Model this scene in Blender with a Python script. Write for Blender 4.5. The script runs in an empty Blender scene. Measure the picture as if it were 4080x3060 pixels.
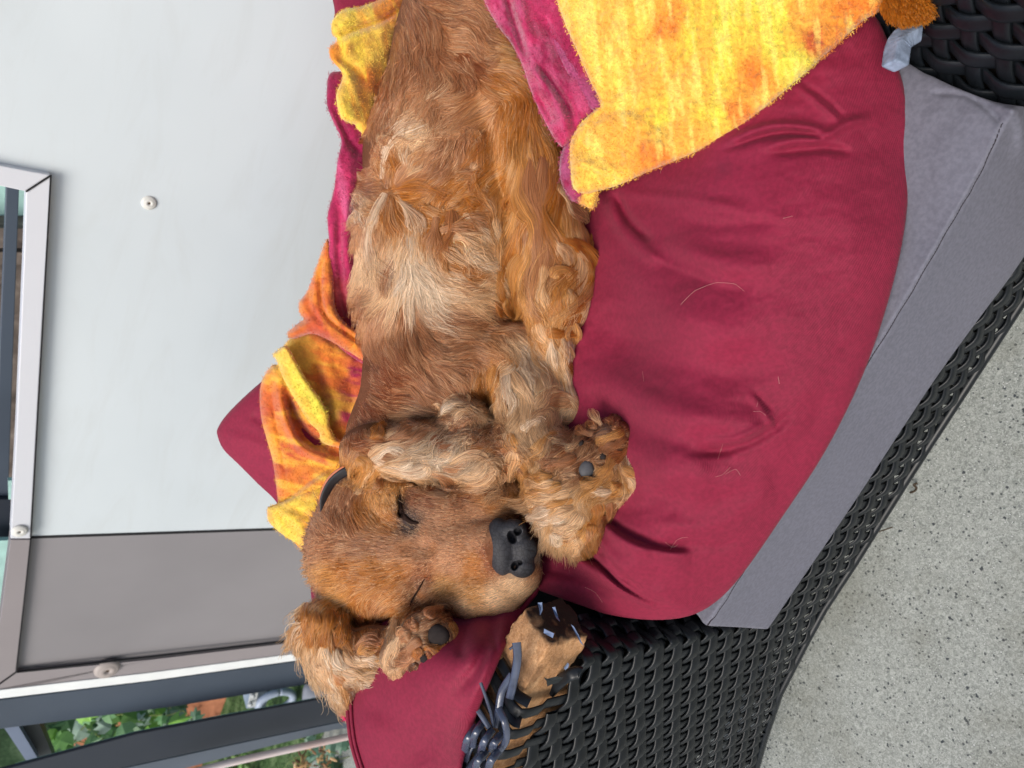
import bpy, math, random
import numpy as np
from mathutils import Matrix, Vector

random.seed(7)
rng = np.random.default_rng(7)
SC = bpy.context.scene
COL = SC.collection
SCALE = 1.1                    # metres per unit of camera height
F = 2900.0                     # focal length in pixels of the 4080 px wide photograph
CX, CY = 2040.0, 1530.0
H = 1.0 * SCALE

# ------------------------------------------------------------------ camera
def _n(v):
    v = np.array(v, float)
    return v / np.linalg.norm(v)
Zc = _n((-3430, 430, 2900))
Xc = np.array((3392, 7500, 2900), float)
Xc = _n(Xc - Zc * Xc.dot(Zc))
Yc = np.cross(Zc, Xc)
M = np.stack([Xc, Yc, Zc])     # camera space -> world (rows are the world axes seen from the camera)
cam_d = bpy.data.cameras.new('camera')
cam = bpy.data.objects.new('camera', cam_d)
COL.objects.link(cam)
cam_d.sensor_width = 36.0
cam_d.lens = F / 4080.0 * 36.0
cam_d.clip_start = 0.02
cam_d.clip_end = 600.0
mw = Matrix([list(M[0]) + [0], list(M[1]) + [0], list(M[2]) + [H], [0, 0, 0, 1]])
cam.matrix_world = mw
cam_d.dof.use_dof = True
cam_d.dof.focus_distance = 0.68
cam_d.dof.aperture_fstop = 9.0
SC.camera = cam

# ------------------------------------------------------------------ daylight under an open, bright overcast sky
SUN_EL, SUN_AZ = math.radians(52), math.radians(207)     # azimuth: direction the light comes from, from +Y clockwise
world = bpy.data.worlds.new('World')
SC.world = world
world.use_nodes = True
wn = world.node_tree
bg = wn.nodes['Background']
sky = wn.nodes.new('ShaderNodeTexSky')
sky.sky_type = 'NISHITA'
sky.sun_disc = False
sky.sun_elevation = SUN_EL
sky.sun_rotation = SUN_AZ
sky.air_density = 1.0
sky.dust_density = 4.0
sky.ozone_density = 1.0
wn.links.new(sky.outputs[0], bg.inputs[0])
bg.inputs[1].default_value = 0.105
sun_d = bpy.data.lights.new('sun', 'SUN')
sun_d.energy = 2.0
sun_d.angle = math.radians(34)
sun_d.color = (1.0, 0.96, 0.90)
sun = bpy.data.objects.new('sun', sun_d)
COL.objects.link(sun)
_sd = Vector((math.sin(SUN_AZ) * math.cos(SUN_EL), math.cos(SUN_AZ) * math.cos(SUN_EL), math.sin(SUN_EL)))
sun.rotation_euler = _sd.to_track_quat('Z', 'Y').to_euler()
SC.view_settings.view_transform = 'Standard'
SC.view_settings.look = 'None'
SC.view_settings.exposure = 0.55
SC.view_settings.gamma = 1.0
SC.view_settings.use_curve_mapping = False
SC.render.engine = 'CYCLES'
SC.cycles.max_bounces = 6
SC.cycles.diffuse_bounces = 3
SC.cycles.glossy_bounces = 2
SC.cycles.transparent_max_bounces = 8
SC.render.use_persistent_data = False
SC.cycles_curves.shape = 'RIBBONS' if hasattr(SC, 'cycles_curves') else 'RIBBONS'

# ------------------------------------------------------------------ geometry helpers
D0 = 0.65 * SCALE
def P(px, py, w):
    """photograph column, row and depth step -> world point; w is in photograph pixels, so the space is locally isotropic"""
    px, py, w = np.asarray(px, float), np.asarray(py, float), np.asarray(w, float)
    D = D0 * np.exp(w / F)
    c = np.stack(np.broadcast_arrays((px - CX) / F * D, -(py - CY) / F * D, -D), -1)
    out = c @ M.T
    out[..., 2] += H
    return out
def ray(px, py):
    px, py = np.asarray(px, float), np.asarray(py, float)
    c = np.stack(np.broadcast_arrays((px - CX) / F, -(py - CY) / F, -1.0), -1)
    return c @ M.T
ORG = np.array([0, 0, H])
def onplane(px, py, p0, n):
    d = ray(px, py)
    n = np.array(n, float)
    t = ((np.array(p0) - ORG) @ n) / (d @ n)
    return ORG + d * np.expand_dims(t, -1)
def on_y(px, py, y):
    return onplane(px, py, (0, y, 0), (0, 1, 0))
def on_z(px, py, z):
    return onplane(px, py, (0, 0, z), (0, 0, 1))
def project(p):
    c = (np.asarray(p, float) - ORG) @ M
    return c[..., 0] / -c[..., 2] * F + CX, -c[..., 1] / -c[..., 2] * F + CY, -c[..., 2]

def mesh_obj(name, verts, faces, mat=None, parent=None, smooth=True, colors=None):
    me = bpy.data.meshes.new(name)
    verts = np.asarray(verts, float)
    if isinstance(faces, np.ndarray):
        k = faces.shape[1]
        me.vertices.add(len(verts))
        me.vertices.foreach_set('co', verts.ravel())
        me.loops.add(faces.size)
        me.loops.foreach_set('vertex_index', faces.ravel().astype(np.int32))
        me.polygons.add(len(faces))
        me.polygons.foreach_set('loop_start', np.arange(0, faces.size, k, dtype=np.int32))
        me.polygons.foreach_set('loop_total', np.full(len(faces), k, dtype=np.int32))
        me.update(calc_edges=True)
    else:
        me.from_pydata([tuple(v) for v in verts], [], [tuple(int(i) for i in f) for f in faces])
    if smooth:
        me.polygons.foreach_set('use_smooth', np.ones(len(me.polygons), dtype=bool))
    if colors is not None:
        ca = me.color_attributes.new('tint', 'FLOAT_COLOR', 'POINT')
        c = np.ones((len(verts), 4)); c[:, :3] = colors
        ca.data.foreach_set('color', c.ravel())
    me.update()
    o = bpy.data.objects.new(name, me)
    COL.objects.link(o)
    if mat: me.materials.append(mat)
    if parent is not None: o.parent = parent
    return o

def tag(o, label=None, cat=None, group=None, kind=None):
    if label: o['label'] = label
    if cat: o['category'] = cat
    if group: o['group'] = group
    if kind: o['kind'] = kind
    return o
def thing(name, label, cat, loc=(0, 0, 0), group=None):
    o = bpy.data.objects.new(name, None)
    o.empty_display_size = 0.05
    COL.objects.link(o)
    return tag(o, label, cat, group)

def prism(pts, depth_vec, bevel=0.0):
    """closed prism over a polygon of world points"""
    pts = np.asarray(pts, float); n = len(pts)
    v = np.concatenate([pts, pts + np.asarray(depth_vec)])
    f = [list(range(n))[::-1], list(range(n, 2 * n))] + [[i, (i + 1) % n, n + (i + 1) % n, n + i] for i in range(n)]
    return v, f
def fix_normals(o, bevel=0.0):
    import bmesh
    bm = bmesh.new(); bm.from_mesh(o.data)
    bmesh.ops.recalc_face_normals(bm, faces=bm.faces)
    if bevel > 0:
        bmesh.ops.bevel(bm, geom=list(bm.edges), offset=bevel, segments=2, affect='EDGES', profile=0.6)
    bm.to_mesh(o.data); bm.free()
    for p in o.data.polygons: p.use_smooth = False
    return o
def slab(name, pts, depth_vec, mat, parent=None, bevel=0.0):
    v, f = prism(pts, depth_vec)
    return fix_normals(mesh_obj(name, v, f, mat, parent, smooth=False), bevel)

def tube(path, rad, seg=8, flat=1.0, up=None):
    """swept tube; rad scalar or list; returns verts, faces"""
    path = np.asarray(path, float); n = len(path)
    rad = np.broadcast_to(np.asarray(rad, float), (n,))
    t = np.gradient(path, axis=0); t /= np.linalg.norm(t, axis=1)[:, None] + 1e-12
    u0 = np.array(up if up is not None else (0.0, 0.0, 1.0))
    if abs(t[0] @ u0) > 0.9: u0 = np.array((1.0, 0, 0))
    V = []
    for i in range(n):
        a = np.cross(t[i], u0); a /= np.linalg.norm(a) + 1e-12
        b = np.cross(a, t[i])
        if up is None: u0 = b
        for k in range(seg):
            th = 2 * math.pi * k / seg
            V.append(path[i] + a * math.cos(th) * rad[i] + b * math.sin(th) * rad[i] * flat)
    Fc = []
    for i in range(n - 1):
        for k in range(seg):
            Fc.append([i * seg + k, i * seg + (k + 1) % seg, (i + 1) * seg + (k + 1) % seg, (i + 1) * seg + k])
    Fc.append(list(range(seg))[::-1]); Fc.append([(n - 1) * seg + k for k in range(seg)])
    return np.array(V), Fc
def join(parts):
    V, Fc, o = [], [], 0
    for v, f in parts:
        V.append(np.asarray(v)); Fc += [[i + o for i in ff] for ff in f]; o += len(v)
    return np.concatenate(V), Fc

def catmull(pts, closed=False, sub=8):
    pts = np.asarray(pts, float); n = len(pts)
    out = []
    rngi = range(n) if closed else range(n - 1)
    for i in rngi:
        p0 = pts[(i - 1) % n] if closed or i > 0 else pts[0]
        p1 = pts[i]; p2 = pts[(i + 1) % n]
        p3 = pts[(i + 2) % n] if closed or i + 2 < n else pts[-1]
        for k in range(sub):
            t = k / sub
            out.append(0.5 * ((2 * p1) + (-p0 + p2) * t + (2 * p0 - 5 * p1 + 4 * p2 - p3) * t * t + (-p0 + 3 * p1 - 3 * p2 + p3) * t ** 3))
    if not closed: out.append(pts[-1])
    return np.array(out)

def seg_dist(x, y, poly, closed=False):
    """distance from points to a polyline; also the fraction along it and the nearest point"""
    x = np.asarray(x, float).ravel(); y = np.asarray(y, float).ravel()
    a = np.asarray(poly, float)[:, :2]
    b = np.roll(a, -1, 0) if closed else a[1:]
    if not closed: a = a[:-1]
    best = np.full(len(x), 1e18); bs = np.zeros(len(x)); bx = x.copy(); by = y.copy(); side = np.zeros(len(x))
    m = len(a)
    for i in range(m):
        dx, dy = b[i] - a[i]
        L = dx * dx + dy * dy + 1e-9
        t = np.clip(((x - a[i, 0]) * dx + (y - a[i, 1]) * dy) / L, 0, 1)
        qx = a[i, 0] + t * dx; qy = a[i, 1] + t * dy
        d = (x - qx) ** 2 + (y - qy) ** 2
        k = d < best
        best[k] = d[k]; bs[k] = (i + t[k]) / m; bx[k] = qx[k]; by[k] = qy[k]
        side[k] = np.sign(dx * (y[k] - a[i, 1]) - dy * (x[k] - a[i, 0]))
    return np.sqrt(best), bs, bx, by, side
def inside(x, y, poly):
    x = np.asarray(x, float).ravel(); y = np.asarray(y, float).ravel()
    poly = np.asarray(poly, float)
    c = np.zeros(len(x), bool)
    a = poly; b = np.roll(poly, -1, 0)
    for i in range(len(poly)):
        y0, y1 = a[i, 1], b[i, 1]
        if y0 == y1: continue
        k = (y0 > y) != (y1 > y)
        c ^= k & (x < (b[i, 0] - a[i, 0]) * (y - y0) / (y1 - y0) + a[i, 0])
    return c

def vnoise(x, y, s, seed=0):
    """smooth value noise, period-free, numpy"""
    x = np.asarray(x, float) / s + seed * 17.31; y = np.asarray(y, float) / s + seed * 5.77
    xi = np.floor(x).astype(np.int64); yi = np.floor(y).astype(np.int64)
    fx = x - xi; fy = y - yi
    fx = fx * fx * (3 - 2 * fx); fy = fy * fy * (3 - 2 * fy)
    def h(a, b):
        n = (a * 374761393 + b * 668265263 + seed * 1442695041) & 0x7fffffff
        n = ((n ^ (n >> 13)) * 1274126177) & 0x7fffffff
        return ((n ^ (n >> 16)) & 0xffff) / 32767.5 - 1
    return (h(xi, yi) * (1 - fx) + h(xi + 1, yi) * fx) * (1 - fy) + (h(xi, yi + 1) * (1 - fx) + h(xi + 1, yi + 1) * fx) * fy
def fbm(x, y, s, seed=0, oct=3):
    return sum(vnoise(x, y, s / 2 ** k, seed + k) / 2 ** k for k in range(oct))

class RBF:
    """smooth scattered interpolation of control values over the photograph plane (thin-plate spline)"""
    def __init__(self, pts, vals, reg=1e-3):
        self.p = np.asarray(pts, float) / 1000.0
        v = np.asarray(vals, float); self.one = v.ndim == 1
        v = v.reshape(len(self.p), -1)
        n = len(self.p)
        K = self._k(self.p, self.p) + reg * np.eye(n)
        Q = np.c_[np.ones(n), self.p]
        A = np.zeros((n + 3, n + 3)); A[:n, :n] = K; A[:n, n:] = Q; A[n:, :n] = Q.T
        B = np.zeros((n + 3, v.shape[1])); B[:n] = v
        self.c = np.linalg.lstsq(A, B, rcond=None)[0]
    def _k(self, a, b):
        r2 = ((a[:, None] - b[None]) ** 2).sum(-1)
        return 0.5 * r2 * np.log(r2 + 1e-12)
    def __call__(self, x, y):
        x = np.asarray(x, float); sh = x.shape
        q = np.c_[x.ravel(), np.asarray(y, float).ravel()] / 1000.0
        out = np.empty((len(q), self.c.shape[1]))
        for i in range(0, len(q), 20000):
            s = q[i:i + 20000]
            out[i:i + 20000] = self._k(s, self.p) @ self.c[:-3] + np.c_[np.ones(len(s)), s] @ self.c[-3:]
        return out.reshape(sh) if self.one else out.reshape(sh + (-1,))

def idw(cp, cv, x, y, p=3.0, soft=30.0):
    cp = np.asarray(cp, float); cv = np.asarray(cv, float)
    if cv.ndim == 1: cv = cv[:, None]
    x = np.asarray(x, float).ravel(); y = np.asarray(y, float).ravel()
    out = np.empty((len(x), cv.shape[1]))
    for i in range(0, len(x), 20000):
        d2 = (x[i:i + 20000, None] - cp[None, :, 0]) ** 2 + (y[i:i + 20000, None] - cp[None, :, 1]) ** 2 + soft ** 2
        wt = d2 ** (-p / 2)
        out[i:i + 20000] = (wt @ cv) / wt.sum(1)[:, None]
    return out

def relief(name, outline, wfun, T, R, Tb, mat, parent=None, step=9.0, wrinkle=None, color=None, prof=0.5, flat_back=None, sub=8):
    """a soft closed body: outline traced in the photograph, put at its own depth wfun, bulging T towards the viewer and Tb away, rounded over the edge band R"""
    ol = catmull(outline, closed=True, sub=sub)
    x0, y0 = ol.min(0) - step; x1, y1 = ol.max(0) + step
    xs = np.arange(x0, x1 + step, step); ys = np.arange(y0, y1 + step, step)
    X, Y = np.meshgrid(xs, ys, indexing='ij')
    nx, ny = X.shape
    ins = inside(X, Y, ol).reshape(nx, ny)
    cell = ins[:-1, :-1] | ins[1:, :-1] | ins[:-1, 1:] | ins[1:, 1:]
    used = np.zeros((nx, ny), bool)
    for a in (0, 1):
        for b in (0, 1):
            used[a:nx - 1 + a, b:ny - 1 + b] |= cell
    idx = -np.ones((nx, ny), int); idx[used] = np.arange(used.sum())
    x = X[used]; y = Y[used]; insu = ins[used]
    d, s, bx, by, _ = seg_dist(x, y, ol, closed=True)
    x = np.where(insu, x, bx); y = np.where(insu, y, by); d = np.where(insu, d, 0)
    Tv = T(x, y) if callable(T) else T
    pr = np.clip(d / R, 0, 1); pr = (1 - (1 - pr) ** 2) ** prof
    wc = wfun(x, y)
    if wrinkle is not None:
        wc = wc - wrinkle(x, y) * np.clip(d / (R * 0.35), 0, 1)
    wf = wc - Tv * pr
    wb = wfun(x, y) + Tb * pr
    n = len(x)
    V = np.concatenate([P(x, y, wf), P(x, y, wb)])
    ci, cj = np.nonzero(cell)
    q = np.stack([idx[ci, cj], idx[ci, cj + 1], idx[ci + 1, cj + 1], idx[ci + 1, cj]], 1)
    rim = d < 1e-6
    bidx = np.arange(n) + n
    bidx[rim] = np.arange(n)[rim]
    qb = bidx[q][:, ::-1]
    Fq = np.concatenate([q, qb])
    cols = None
    if color is not None:
        c = color(x, y, d); cols = np.concatenate([c, c])
    o = mesh_obj(name, V, Fq, mat, parent, colors=cols)
    return o

def crease(path, width, amp, sharp=1.0):
    """a ridge (+) or valley (-) drawn along a path, fading at both ends"""
    pl = catmull(path, sub=5)
    def f(x, y):
        bb = (x > pl[:, 0].min() - 4 * width) & (x < pl[:, 0].max() + 4 * width) & (y > pl[:, 1].min() - 4 * width) & (y < pl[:, 1].max() + 4 * width)
        out = np.zeros(x.shape)
        if bb.any():
            d, s, _, _, _ = seg_dist(x[bb], y[bb], pl)
            out[bb] = amp * np.exp(-(d / width) ** 2) * np.clip(np.sin(math.pi * np.clip(s, 0.02, 0.98)) * 1.6, 0, 1)
        return out
    return f
def step_fold(path, width, amp):
    """cloth overlapping: surface steps up on the left side of the path and decays away from it"""
    pl = catmull(path, sub=5)
    def f(x, y):
        d, s, _, _, sd = seg_dist(x, y, pl)
        t = d * sd
        return amp * (1 / (1 + np.exp(-np.clip(t / 5.0, -40, 40)))) * np.exp(-d / width) * np.clip(np.sin(math.pi * np.clip(s, 0.02, 0.98)) * 2, 0, 1)
    return f
def add_fns(fs):
    return lambda x, y: sum(f(x, y) for f in fs)

# ------------------------------------------------------------------ materials
def srgb(r, g, b):
    f = lambda c: (c / 255 / 12.92) if c / 255 <= 0.04045 else ((c / 255 + 0.055) / 1.055) ** 2.4
    return (f(r), f(g), f(b))
class Mat:
    def __init__(self, name, rough=0.6, spec=0.5, color=None, metallic=0.0):
        self.m = bpy.data.materials.new(name); self.m.use_nodes = True
        self.nt = self.m.node_tree; self.b = self.nt.nodes['Principled BSDF']
        self.b.inputs['Roughness'].default_value = rough
        self.b.inputs['Specular IOR Level'].default_value = spec
        self.b.inputs['Metallic'].default_value = metallic
        if color: self.b.inputs['Base Color'].default_value = (*color, 1)
        self.co = None
    def N(self, t, **kw):
        n = self.nt.nodes.new(t)
        for k, v in kw.items(): setattr(n, k, v)
        return n
    def L(self, a, b): self.nt.links.new(a, b)
    def coord(self, scale=(1, 1, 1), rot=(0, 0, 0)):
        if self.co is None: self.co = self.N('ShaderNodeTexCoord')
        mp = self.N('ShaderNodeMapping'); mp.inputs['Scale'].default_value = scale; mp.inputs['Rotation'].default_value = rot
        self.L(self.co.outputs['Object'], mp.inputs[0]); return mp.outputs[0]
    def noise(self, scale, detail=3, rough=0.55, vec=None, dist=0.0):
        n = self.N('ShaderNodeTexNoise'); n.inputs['Scale'].default_value = scale
        n.inputs['Detail'].default_value = detail; n.inputs['Roughness'].default_value = rough; n.inputs['Distortion'].default_value = dist
        self.L(vec if vec is not None else self.coord(), n.inputs['Vector']); return n.outputs['Fac']
    def ramp(self, fac, stops):
        r = self.N('ShaderNodeValToRGB'); e = r.color_ramp.elements
        while len(e) < len(stops): e.new(0.5)
        for i, (p, c) in enumerate(stops):
            e[i].position = p; e[i].color = (*c, 1) if len(c) == 3 else c
        self.L(fac, r.inputs[0]); return r.outputs[0]
    def mix(self, fac, a, b, mode='MIX'):
        m = self.N('ShaderNodeMix', data_type='RGBA', blend_type=mode)
        for s, v in ((m.inputs[0], fac), (m.inputs[6], a), (m.inputs[7], b)):
            if isinstance(v, (int, float)): s.default_value = v
            elif isinstance(v, tuple): s.default_value = (*v, 1)
            else: self.L(v, s)
        return m.outputs[2]
    def bump(self, h, strength=0.3, dist=0.001, prev=None):
        b = self.N('ShaderNodeBump'); b.inputs['Strength'].default_value = strength; b.inputs['Distance'].default_value = dist
        self.L(h, b.inputs['Height'])
        if prev is not None: self.L(prev, b.inputs['Normal'])
        self.L(b.outputs[0], self.b.inputs['Normal']); return b.outputs[0]
    def base(self, c): self.L(c, self.b.inputs['Base Color'])

def simple(name, col, rough=0.5, spec=0.5, var=0.12, scale=12, bump=0.0, bscale=200, metallic=0.0):
    m = Mat(name, rough, spec, metallic=metallic)
    n = m.noise(scale, 4)
    lo = tuple(c * (1 - var) for c in col); hi = tuple(min(1, c * (1 + var)) for c in col)
    m.base(m.ramp(n, [(0.3, lo), (0.7, hi)]))
    if bump: m.bump(m.noise(bscale, 2), bump, 0.0006)
    return m.m

def cloth_mat(name, col, rough=0.75, lines=(0, 0, 1), lscale=420, sheen=0.25, var=0.14, lbump=0.35, stain=None):
    m = Mat(name, rough, 0.25)
    v = m.coord()
    n = m.noise(9, 4); n2 = m.noise(260, 2)
    lo = tuple(c * (1 - var) for c in col); hi = tuple(c * (1 + var) for c in col)
    c = m.ramp(n, [(0.28, lo), (0.72, hi)])
    c = m.mix(0.22, c, m.ramp(n2, [(0.35, tuple(x * 0.55 for x in col)), (0.65, tuple(min(1, x * 1.5) for x in col))]))
    if stain:
        s = m.ramp(m.noise(14, 5, 0.7), [(0.60, (0, 0, 0)), (0.72, (1, 1, 1))])
        g = m.N('ShaderNodeMath', operation='MULTIPLY'); m.L(s, g.inputs[0]); g.inputs[1].default_value = 0.35
        c = m.mix(g.outputs[0], c, stain)
    m.base(c)
    w = m.N('ShaderNodeTexWave', wave_type='BANDS', bands_direction='X'); w.inputs['Scale'].default_value = lscale
    w.inputs['Distortion'].default_value = 0.6; w.inputs['Detail'].default_value = 1
    m.L(m.coord(rot=lines), w.inputs['Vector'])
    b1 = m.bump(w.outputs['Fac'], lbump, 0.0005)
    m.bump(n2, 0.25, 0.0005, b1)
    m.b.inputs['Sheen Weight'].default_value = sheen
    m.b.inputs['Sheen Roughness'].default_value = 0.45
    m.b.inputs['Sheen Tint'].default_value = (*[min(1, 0.3 + x) for x in col], 1)
    return m.m

# ================================================================== SETTING
S = SCALE
# --- concrete floor with small dark and pale aggregate
m = Mat('terrazzo_concrete', 0.75, 0.35)
v = m.coord()
c = m.ramp(m.noise(3.0, 5, 0.6), [(0.3, (0.13, 0.148, 0.138)), (0.7, (0.21, 0.232, 0.22))])
c = m.mix(0.45, c, m.ramp(m.noise(260, 3, 0.6, dist=1.5), [(0.38, (0.15, 0.16, 0.145)), (0.62, (0.56, 0.58, 0.54))]))
def specks(scale, thr, col, c, keep):
    vo = m.N('ShaderNodeTexVoronoi'); vo.inputs['Scale'].default_value = scale; vo.inputs['Randomness'].default_value = 1
    wv = m.N('ShaderNodeVectorMath', operation='ADD'); nz = m.N('ShaderNodeTexNoise'); nz.inputs['Scale'].default_value = scale * 2.4
    m.L(v, nz.inputs['Vector']); sc_ = m.N('ShaderNodeVectorMath', operation='SCALE'); sc_.inputs['Scale'].default_value = 0.55 / scale
    m.L(nz.outputs['Color'], sc_.inputs[0]); m.L(v, wv.inputs[0]); m.L(sc_.outputs[0], wv.inputs[1])
    m.L(wv.outputs[0], vo.inputs['Vector'])
    r = m.ramp(vo.outputs['Distance'], [(thr, (1, 1, 1)), (thr + 0.06, (0, 0, 0))])
    sep = m.N('ShaderNodeSeparateColor'); m.L(vo.outputs['Color'], sep.inputs[0])
    k = m.ramp(sep.outputs[0], [(keep, (1, 1, 1)), (keep + 0.02, (0, 0, 0))])
    mm = m.N('ShaderNodeMath', operation='MULTIPLY'); m.L(r, mm.inputs[0]); m.L(k, mm.inputs[1])
    return m.mix(mm.outputs[0], c, col), mm.outputs[0]
c, _ = specks(190, 0.27, (0.055, 0.062, 0.065), c, 0.38)
c, _ = specks(85, 0.15, (0.035, 0.042, 0.048), c, 0.30)
c, _ = specks(190, 0.20, (0.44, 0.46, 0.44), c, 0.2)
st = m.ramp(m.noise(5, 6, 0.7), [(0.48, (0, 0, 0)), (0.70, (0.55, 0.55, 0.55))])
c = m.mix(st, c, (0.13, 0.13, 0.10))
m.base(c)
m.bump(m.noise(420, 3, 0.7), 0.5, 0.0012)
g = mesh_obj('ground', [(-150, -150, 0), (150, -150, 0), (150, 150, 0), (-150, 150, 0)], [(0, 1, 2, 3)], m.m, smooth=False)
tag(g, 'pale speckled exposed aggregate concrete terrace floor', kind='structure')

# ------------------------------------------------------------------ screen of white and taupe panels behind the sofa
white = simple('white_panel', (0.62, 0.655, 0.64), 0.5, 0.35, 0.04, 5, 0.05, 500)
wm = Mat('panel_white_dirty', 0.42, 0.35)
c = wm.ramp(wm.noise(2.2, 4), [(0.3, (0.55, 0.61, 0.635)), (0.7, (0.62, 0.68, 0.705))])
d_ = wm.ramp(wm.noise(30, 5, 0.75), [(0.68, (0, 0, 0)), (0.80, (0.4, 0.4, 0.4))])
c = wm.mix(d_, c, (0.42, 0.40, 0.34)); sm_ = wm.ramp(wm.noise(4, 5, 0.65, vec=wm.coord(scale=(1, 1, 4)), dist=1.2), [(0.50, (0, 0, 0)), (0.75, (0.22, 0.22, 0.22))]); c = wm.mix(sm_, c, (0.46, 0.48, 0.46)); wm.base(c); wm.bump(wm.noise(700, 1), 0.08, 0.0004)
tm = Mat('panel_taupe', 0.42, 0.4)
c = tm.ramp(tm.noise(2.5, 4), [(0.3, (0.205, 0.197, 0.205)), (0.7, (0.25, 0.24, 0.25))])
d_ = tm.ramp(tm.noise(34, 5, 0.75), [(0.69, (0, 0, 0)), (0.8, (0.4, 0.4, 0.4))])
c = tm.mix(d_, c, (0.12, 0.10, 0.09)); tm.base(c); tm.bump(tm.noise(700, 1), 0.08, 0.0004)
alu = simple('painted_aluminium', (0.60, 0.62, 0.66), 0.33, 0.5, 0.03, 4)
taupe_alu = simple('taupe_aluminium', (0.255, 0.232, 0.238), 0.35, 0.5, 0.05, 6)
trimw = simple('pale_trim', (0.72, 0.75, 0.75), 0.4, 0.4, 0.06, 20)
blackgap = simple('gasket_black', (0.02, 0.02, 0.022), 0.7, 0.2)
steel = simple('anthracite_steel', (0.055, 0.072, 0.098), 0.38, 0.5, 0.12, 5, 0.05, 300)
steel_light = simple('anthracite_steel_lit', (0.085, 0.105, 0.135), 0.38, 0.5, 0.10, 5)  # paler steel copy, light on the ledge put into its colour
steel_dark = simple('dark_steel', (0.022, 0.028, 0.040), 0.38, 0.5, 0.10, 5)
WY = 0.97 * S
def wall_pt(px, py, off=0.0): return on_y(px, py, WY - off)
def gray_pt(px, py, off=0.0):
    a = on_y(122, 2141, WY)
    n = _n((-math.sin(math.radians(12)), -math.cos(math.radians(12)), 0))
    return onplane(px, py, a + n * off, n)
def poly(fn, pts, off=0.0): return np.array([fn(x, y, off) for x, y in pts])
screen = thing('privacy_screen', 'white and taupe panelled screen wall with metal edging behind the sofa', 'screen', (-0.6, WY, 0))
back = (0, 0.018, 0)
slab('panel', poly(wall_pt, [(-500, -1000), (-500, 560), (0, 657), (201, 700), (122, 2139), (1066, 2106), (1560, 2090), (1880, 2082), (1880, -1200)]), back, wm.m, screen)
slab('panel', poly(gray_pt, [(122, 2144), (66, 2680), (1160, 2560), (1880, 2480), (1880, 2087), (1560, 2095), (1066, 2111)]), back, tm.m, screen)['label'] = 'taupe lower panel'
# gaskets in the joints
def strip(name, fn, a, b, wpx, off, mat, th=0.006):
    a = np.array(a, float); b = np.array(b, float); n = _n([-(b - a)[1], (b - a)[0]]) * wpx / 2
    return slab(name, poly(fn, [a + n, b + n, b - n, a - n], off), (0, th, 0), mat, screen)
strip('joint', wall_pt, (122, 2142), (1880, 2083), 9, 0.001, blackgap)
# frame strips proud of the panels
slab('frame_strip', poly(wall_pt, [(203, 702), (103, 767), (96, 1000), (83, 1300), (66, 1700), (42, 2146), (121, 2146), (168, 1300), (190, 950)], 0.012), (0, 0.034, 0), alu, screen, 0.0015)
slab('frame_strip', poly(wall_pt, [(200, 698), (100, 763), (0, 741), (-200, 700), (-200, 618), (0, 660)], 0.012), (0, 0.034, 0), alu, screen, 0.0015)
slab('frame_strip', poly(gray_pt, [(42, 2151), (121, 2151), (96, 2400), (63, 2680), (-2, 2727), (-120, 2800), (-120, 2600), (-60, 2700), (0, 2475)], 0.010), (0, 0.03, 0), taupe_alu, screen, 0.001) if False else \
    slab('frame_strip', poly(gray_pt, [(42, 2151), (121, 2151), (96, 2400), (63, 2680), (-60, 2768), (-120, 2768), (0, 2475)], 0.010), (0, 0.03, 0), taupe_alu, screen, 0.001)
slab('frame_strip', poly(gray_pt, [(66, 2682), (600, 2629), (1160, 2562), (1700, 2495), (1700, 2548), (1187, 2601), (600, 2678), (0, 2747), (-60, 2756), (-60, 2771)], 0.010), (0, 0.03, 0), taupe_alu, screen, 0.001)
slab('corner_trim', poly(gray_pt, [(-100, 2762), (0, 2750), (600, 2681), (1187, 2604), (1700, 2551), (1700, 2575), (1187, 2631), (600, 2712), (0, 2784), (-100, 2796)], 0.012), (0, 0.05, 0), trimw, screen, 0.001)
strip('joint', wall_pt, (203, 700), (170, 1300), 7, 0.013, blackgap, 0.003)
strip('joint', wall_pt, (170, 1300), (123, 2140), 7, 0.013, blackgap, 0.003)
strip('joint', gray_pt, (123, 2150), (96, 2400), 6, 0.0115, blackgap, 0.003)
strip('joint', gray_pt, (96, 2400), (64, 2680), 6, 0.0115, blackgap, 0.003)
strip('joint', gray_pt, (64, 2680), (-10, 2732), 5, 0.0115, blackgap, 0.003)
strip('joint', wall_pt, (202, 701), (103, 765), 5, 0.0135, blackgap, 0.003)
strip('joint', gray_pt, (70, 2680), (1700, 2493), 4, 0.0105, blackgap, 0.003)
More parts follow.
